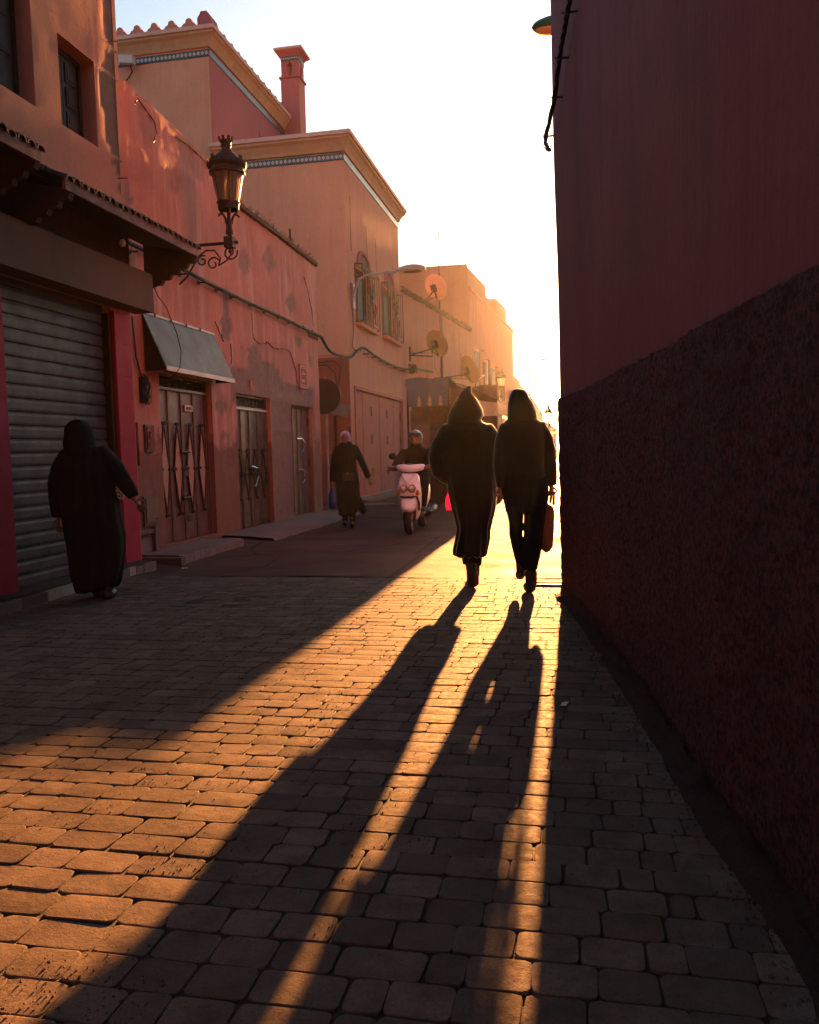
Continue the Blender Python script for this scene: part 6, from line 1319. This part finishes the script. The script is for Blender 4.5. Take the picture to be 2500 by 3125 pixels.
mb = MB(); mb.tube([(.17, 1.0, .27), (.19, 1.2, .30), (.19, 1.5, .34)], [.03, .055, .05], 12); mb.build('exhaust', 'black_plastic', so, origin=(0, 0, 0)); mb = MB(); mb.ell((.10, 1.2, .26), .10, .22, .09, 14, 8); mb.build('engine', 'black_plastic', so, origin=(0, 0, 0))
rd_ = thing('person', 'scooter rider in dark coat and open faced helmet', 'person', (-2.55, 12.85, 0), None, R(.8))
body(rd_, 1.7, [(-.09, .92, .90), (.09, .92, .90)], [(-.17, .50, .80), (.17, .50, .80)], [(-.14, .50, .42), (.14, .50, .42)], [(-.18, .80, 1.32), (.18, .80, 1.32)], [(-.30, .58, 1.10), (.30, .58, 1.10)], [(-.29, .33, 1.07), (.29, .33, 1.07)], (.0, .70, 1.535), .010, (0, -1), True, (True, True))
rb = MB(); rb.rings([hring(0, .93, .86, .18, .15), hring(0, .90, 1.0, .19, .15), hring(0, .85, 1.15, .205, .15), hring(0, .815, 1.27, .225, .14), hring(0, .795, 1.34, .20, .12), hring(0, .76, 1.41, .10, .085), hring(0, .74, 1.45, .08, .08)])
for q in (-1, 1):
    rb.tube([(q*.19, .80, 1.32), (q*.255, .70, 1.21), (q*.305, .57, 1.10), (q*.30, .45, 1.07), (q*.29, .34, 1.065)], [.075, .068, .06, .054, .045], 12)
    rb.tube([(q*.10, .92, .90), (q*.15, .70, .88), (q*.17, .50, .80), (q*.16, .50, .62), (q*.14, .50, .42)], [.10, .088, .075, .065, .055], 12)
fuse(rb, 'coat', 'rider_coat', rd_, .013, 4, folds_fn(0, .006, 7, 30, 3))
for q in (-1, 1):
    sh = MB(); sh.ell((q*.14, .45, .375), .042, .12, .04, 12, 8); sh.tube([(q*.14, .5, .38), (q*.14, .5, .48)], .045, 10); fuse(sh, 'shoe', 'shoe', rd_, .010, 2)
    sh = MB(); sh.ell((q*.29, .27, 1.06), .055, .055, .05, 12, 8); [sh.tube([(q*(.25+.026*j), .24, 1.09), (q*(.25+.026*j), .20, 1.07), (q*(.25+.026*j), .205, 1.035)], .014, 7) for j in range(4)]; sh.tube([(q*.25, .3, 1.05), (q*.225, .25, 1.03)], .014, 7); fuse(sh, 'glove', 'glove', rd_, .007, 1)
hm = MB(); hm.ell((0, .72, 1.555), .122, .138, .128, 24, 14); hmo = fuse(hm, 'helmet', 'helmet', rd_, .008, 2)
bm = bmesh.new(); bm.from_mesh(hmo.data); bmesh.ops.delete(bm, geom=[f for f in bm.faces if (f.calc_center_median().z < 1.575 and f.calc_center_median().y < .69 and abs(f.calc_center_median().x) < .075) or f.calc_center_median().z < 1.46], context='FACES'); bm.to_mesh(hmo.data); bm.free()
mb = MB(); mb.rings([[Vector((.126*math.sin(a), .72-.145*math.cos(a), z)) for a in [R(v) for v in range(-70, 71, 10)]]+[Vector((.120*math.sin(a), .72-.138*math.cos(a), z)) for a in [R(v) for v in range(70, -71, -10)]] for z in (1.575, 1.63)]); mb.build('visor', 'black_plastic', rd_, origin=(0, 0, 0))
mb = MB(); mb.tube([(-.085, .68, 1.54), (-.08, .65, 1.47), (0, .63, 1.435), (.08, .65, 1.47), (.085, .68, 1.54)], .010, 6); mb.build('chin_strap', 'black_plastic', rd_, origin=(0, 0, 0))
# ------------------------------------------------------------------ hazy air
hz = MB(); hz.box(-60, 60, -40, 125, -1.2, 18)
t = NT('haze_air'); t.n.remove(t.b); pv = t.n.new('ShaderNodeVolumePrincipled'); pv.inputs['Color'].default_value = (.95, .9, .86, 1); pv.inputs['Density'].default_value = .00011; pv.inputs['Anisotropy'].default_value = .86
t.l.new(pv.outputs[0], t.n['Material Output'].inputs['Volume'])
ho = hz.build('haze', t.m); ho['kind'] = 'stuff'; ho['label'] = 'warm dusty haze filling the whole street'; ho['category'] = 'haze'
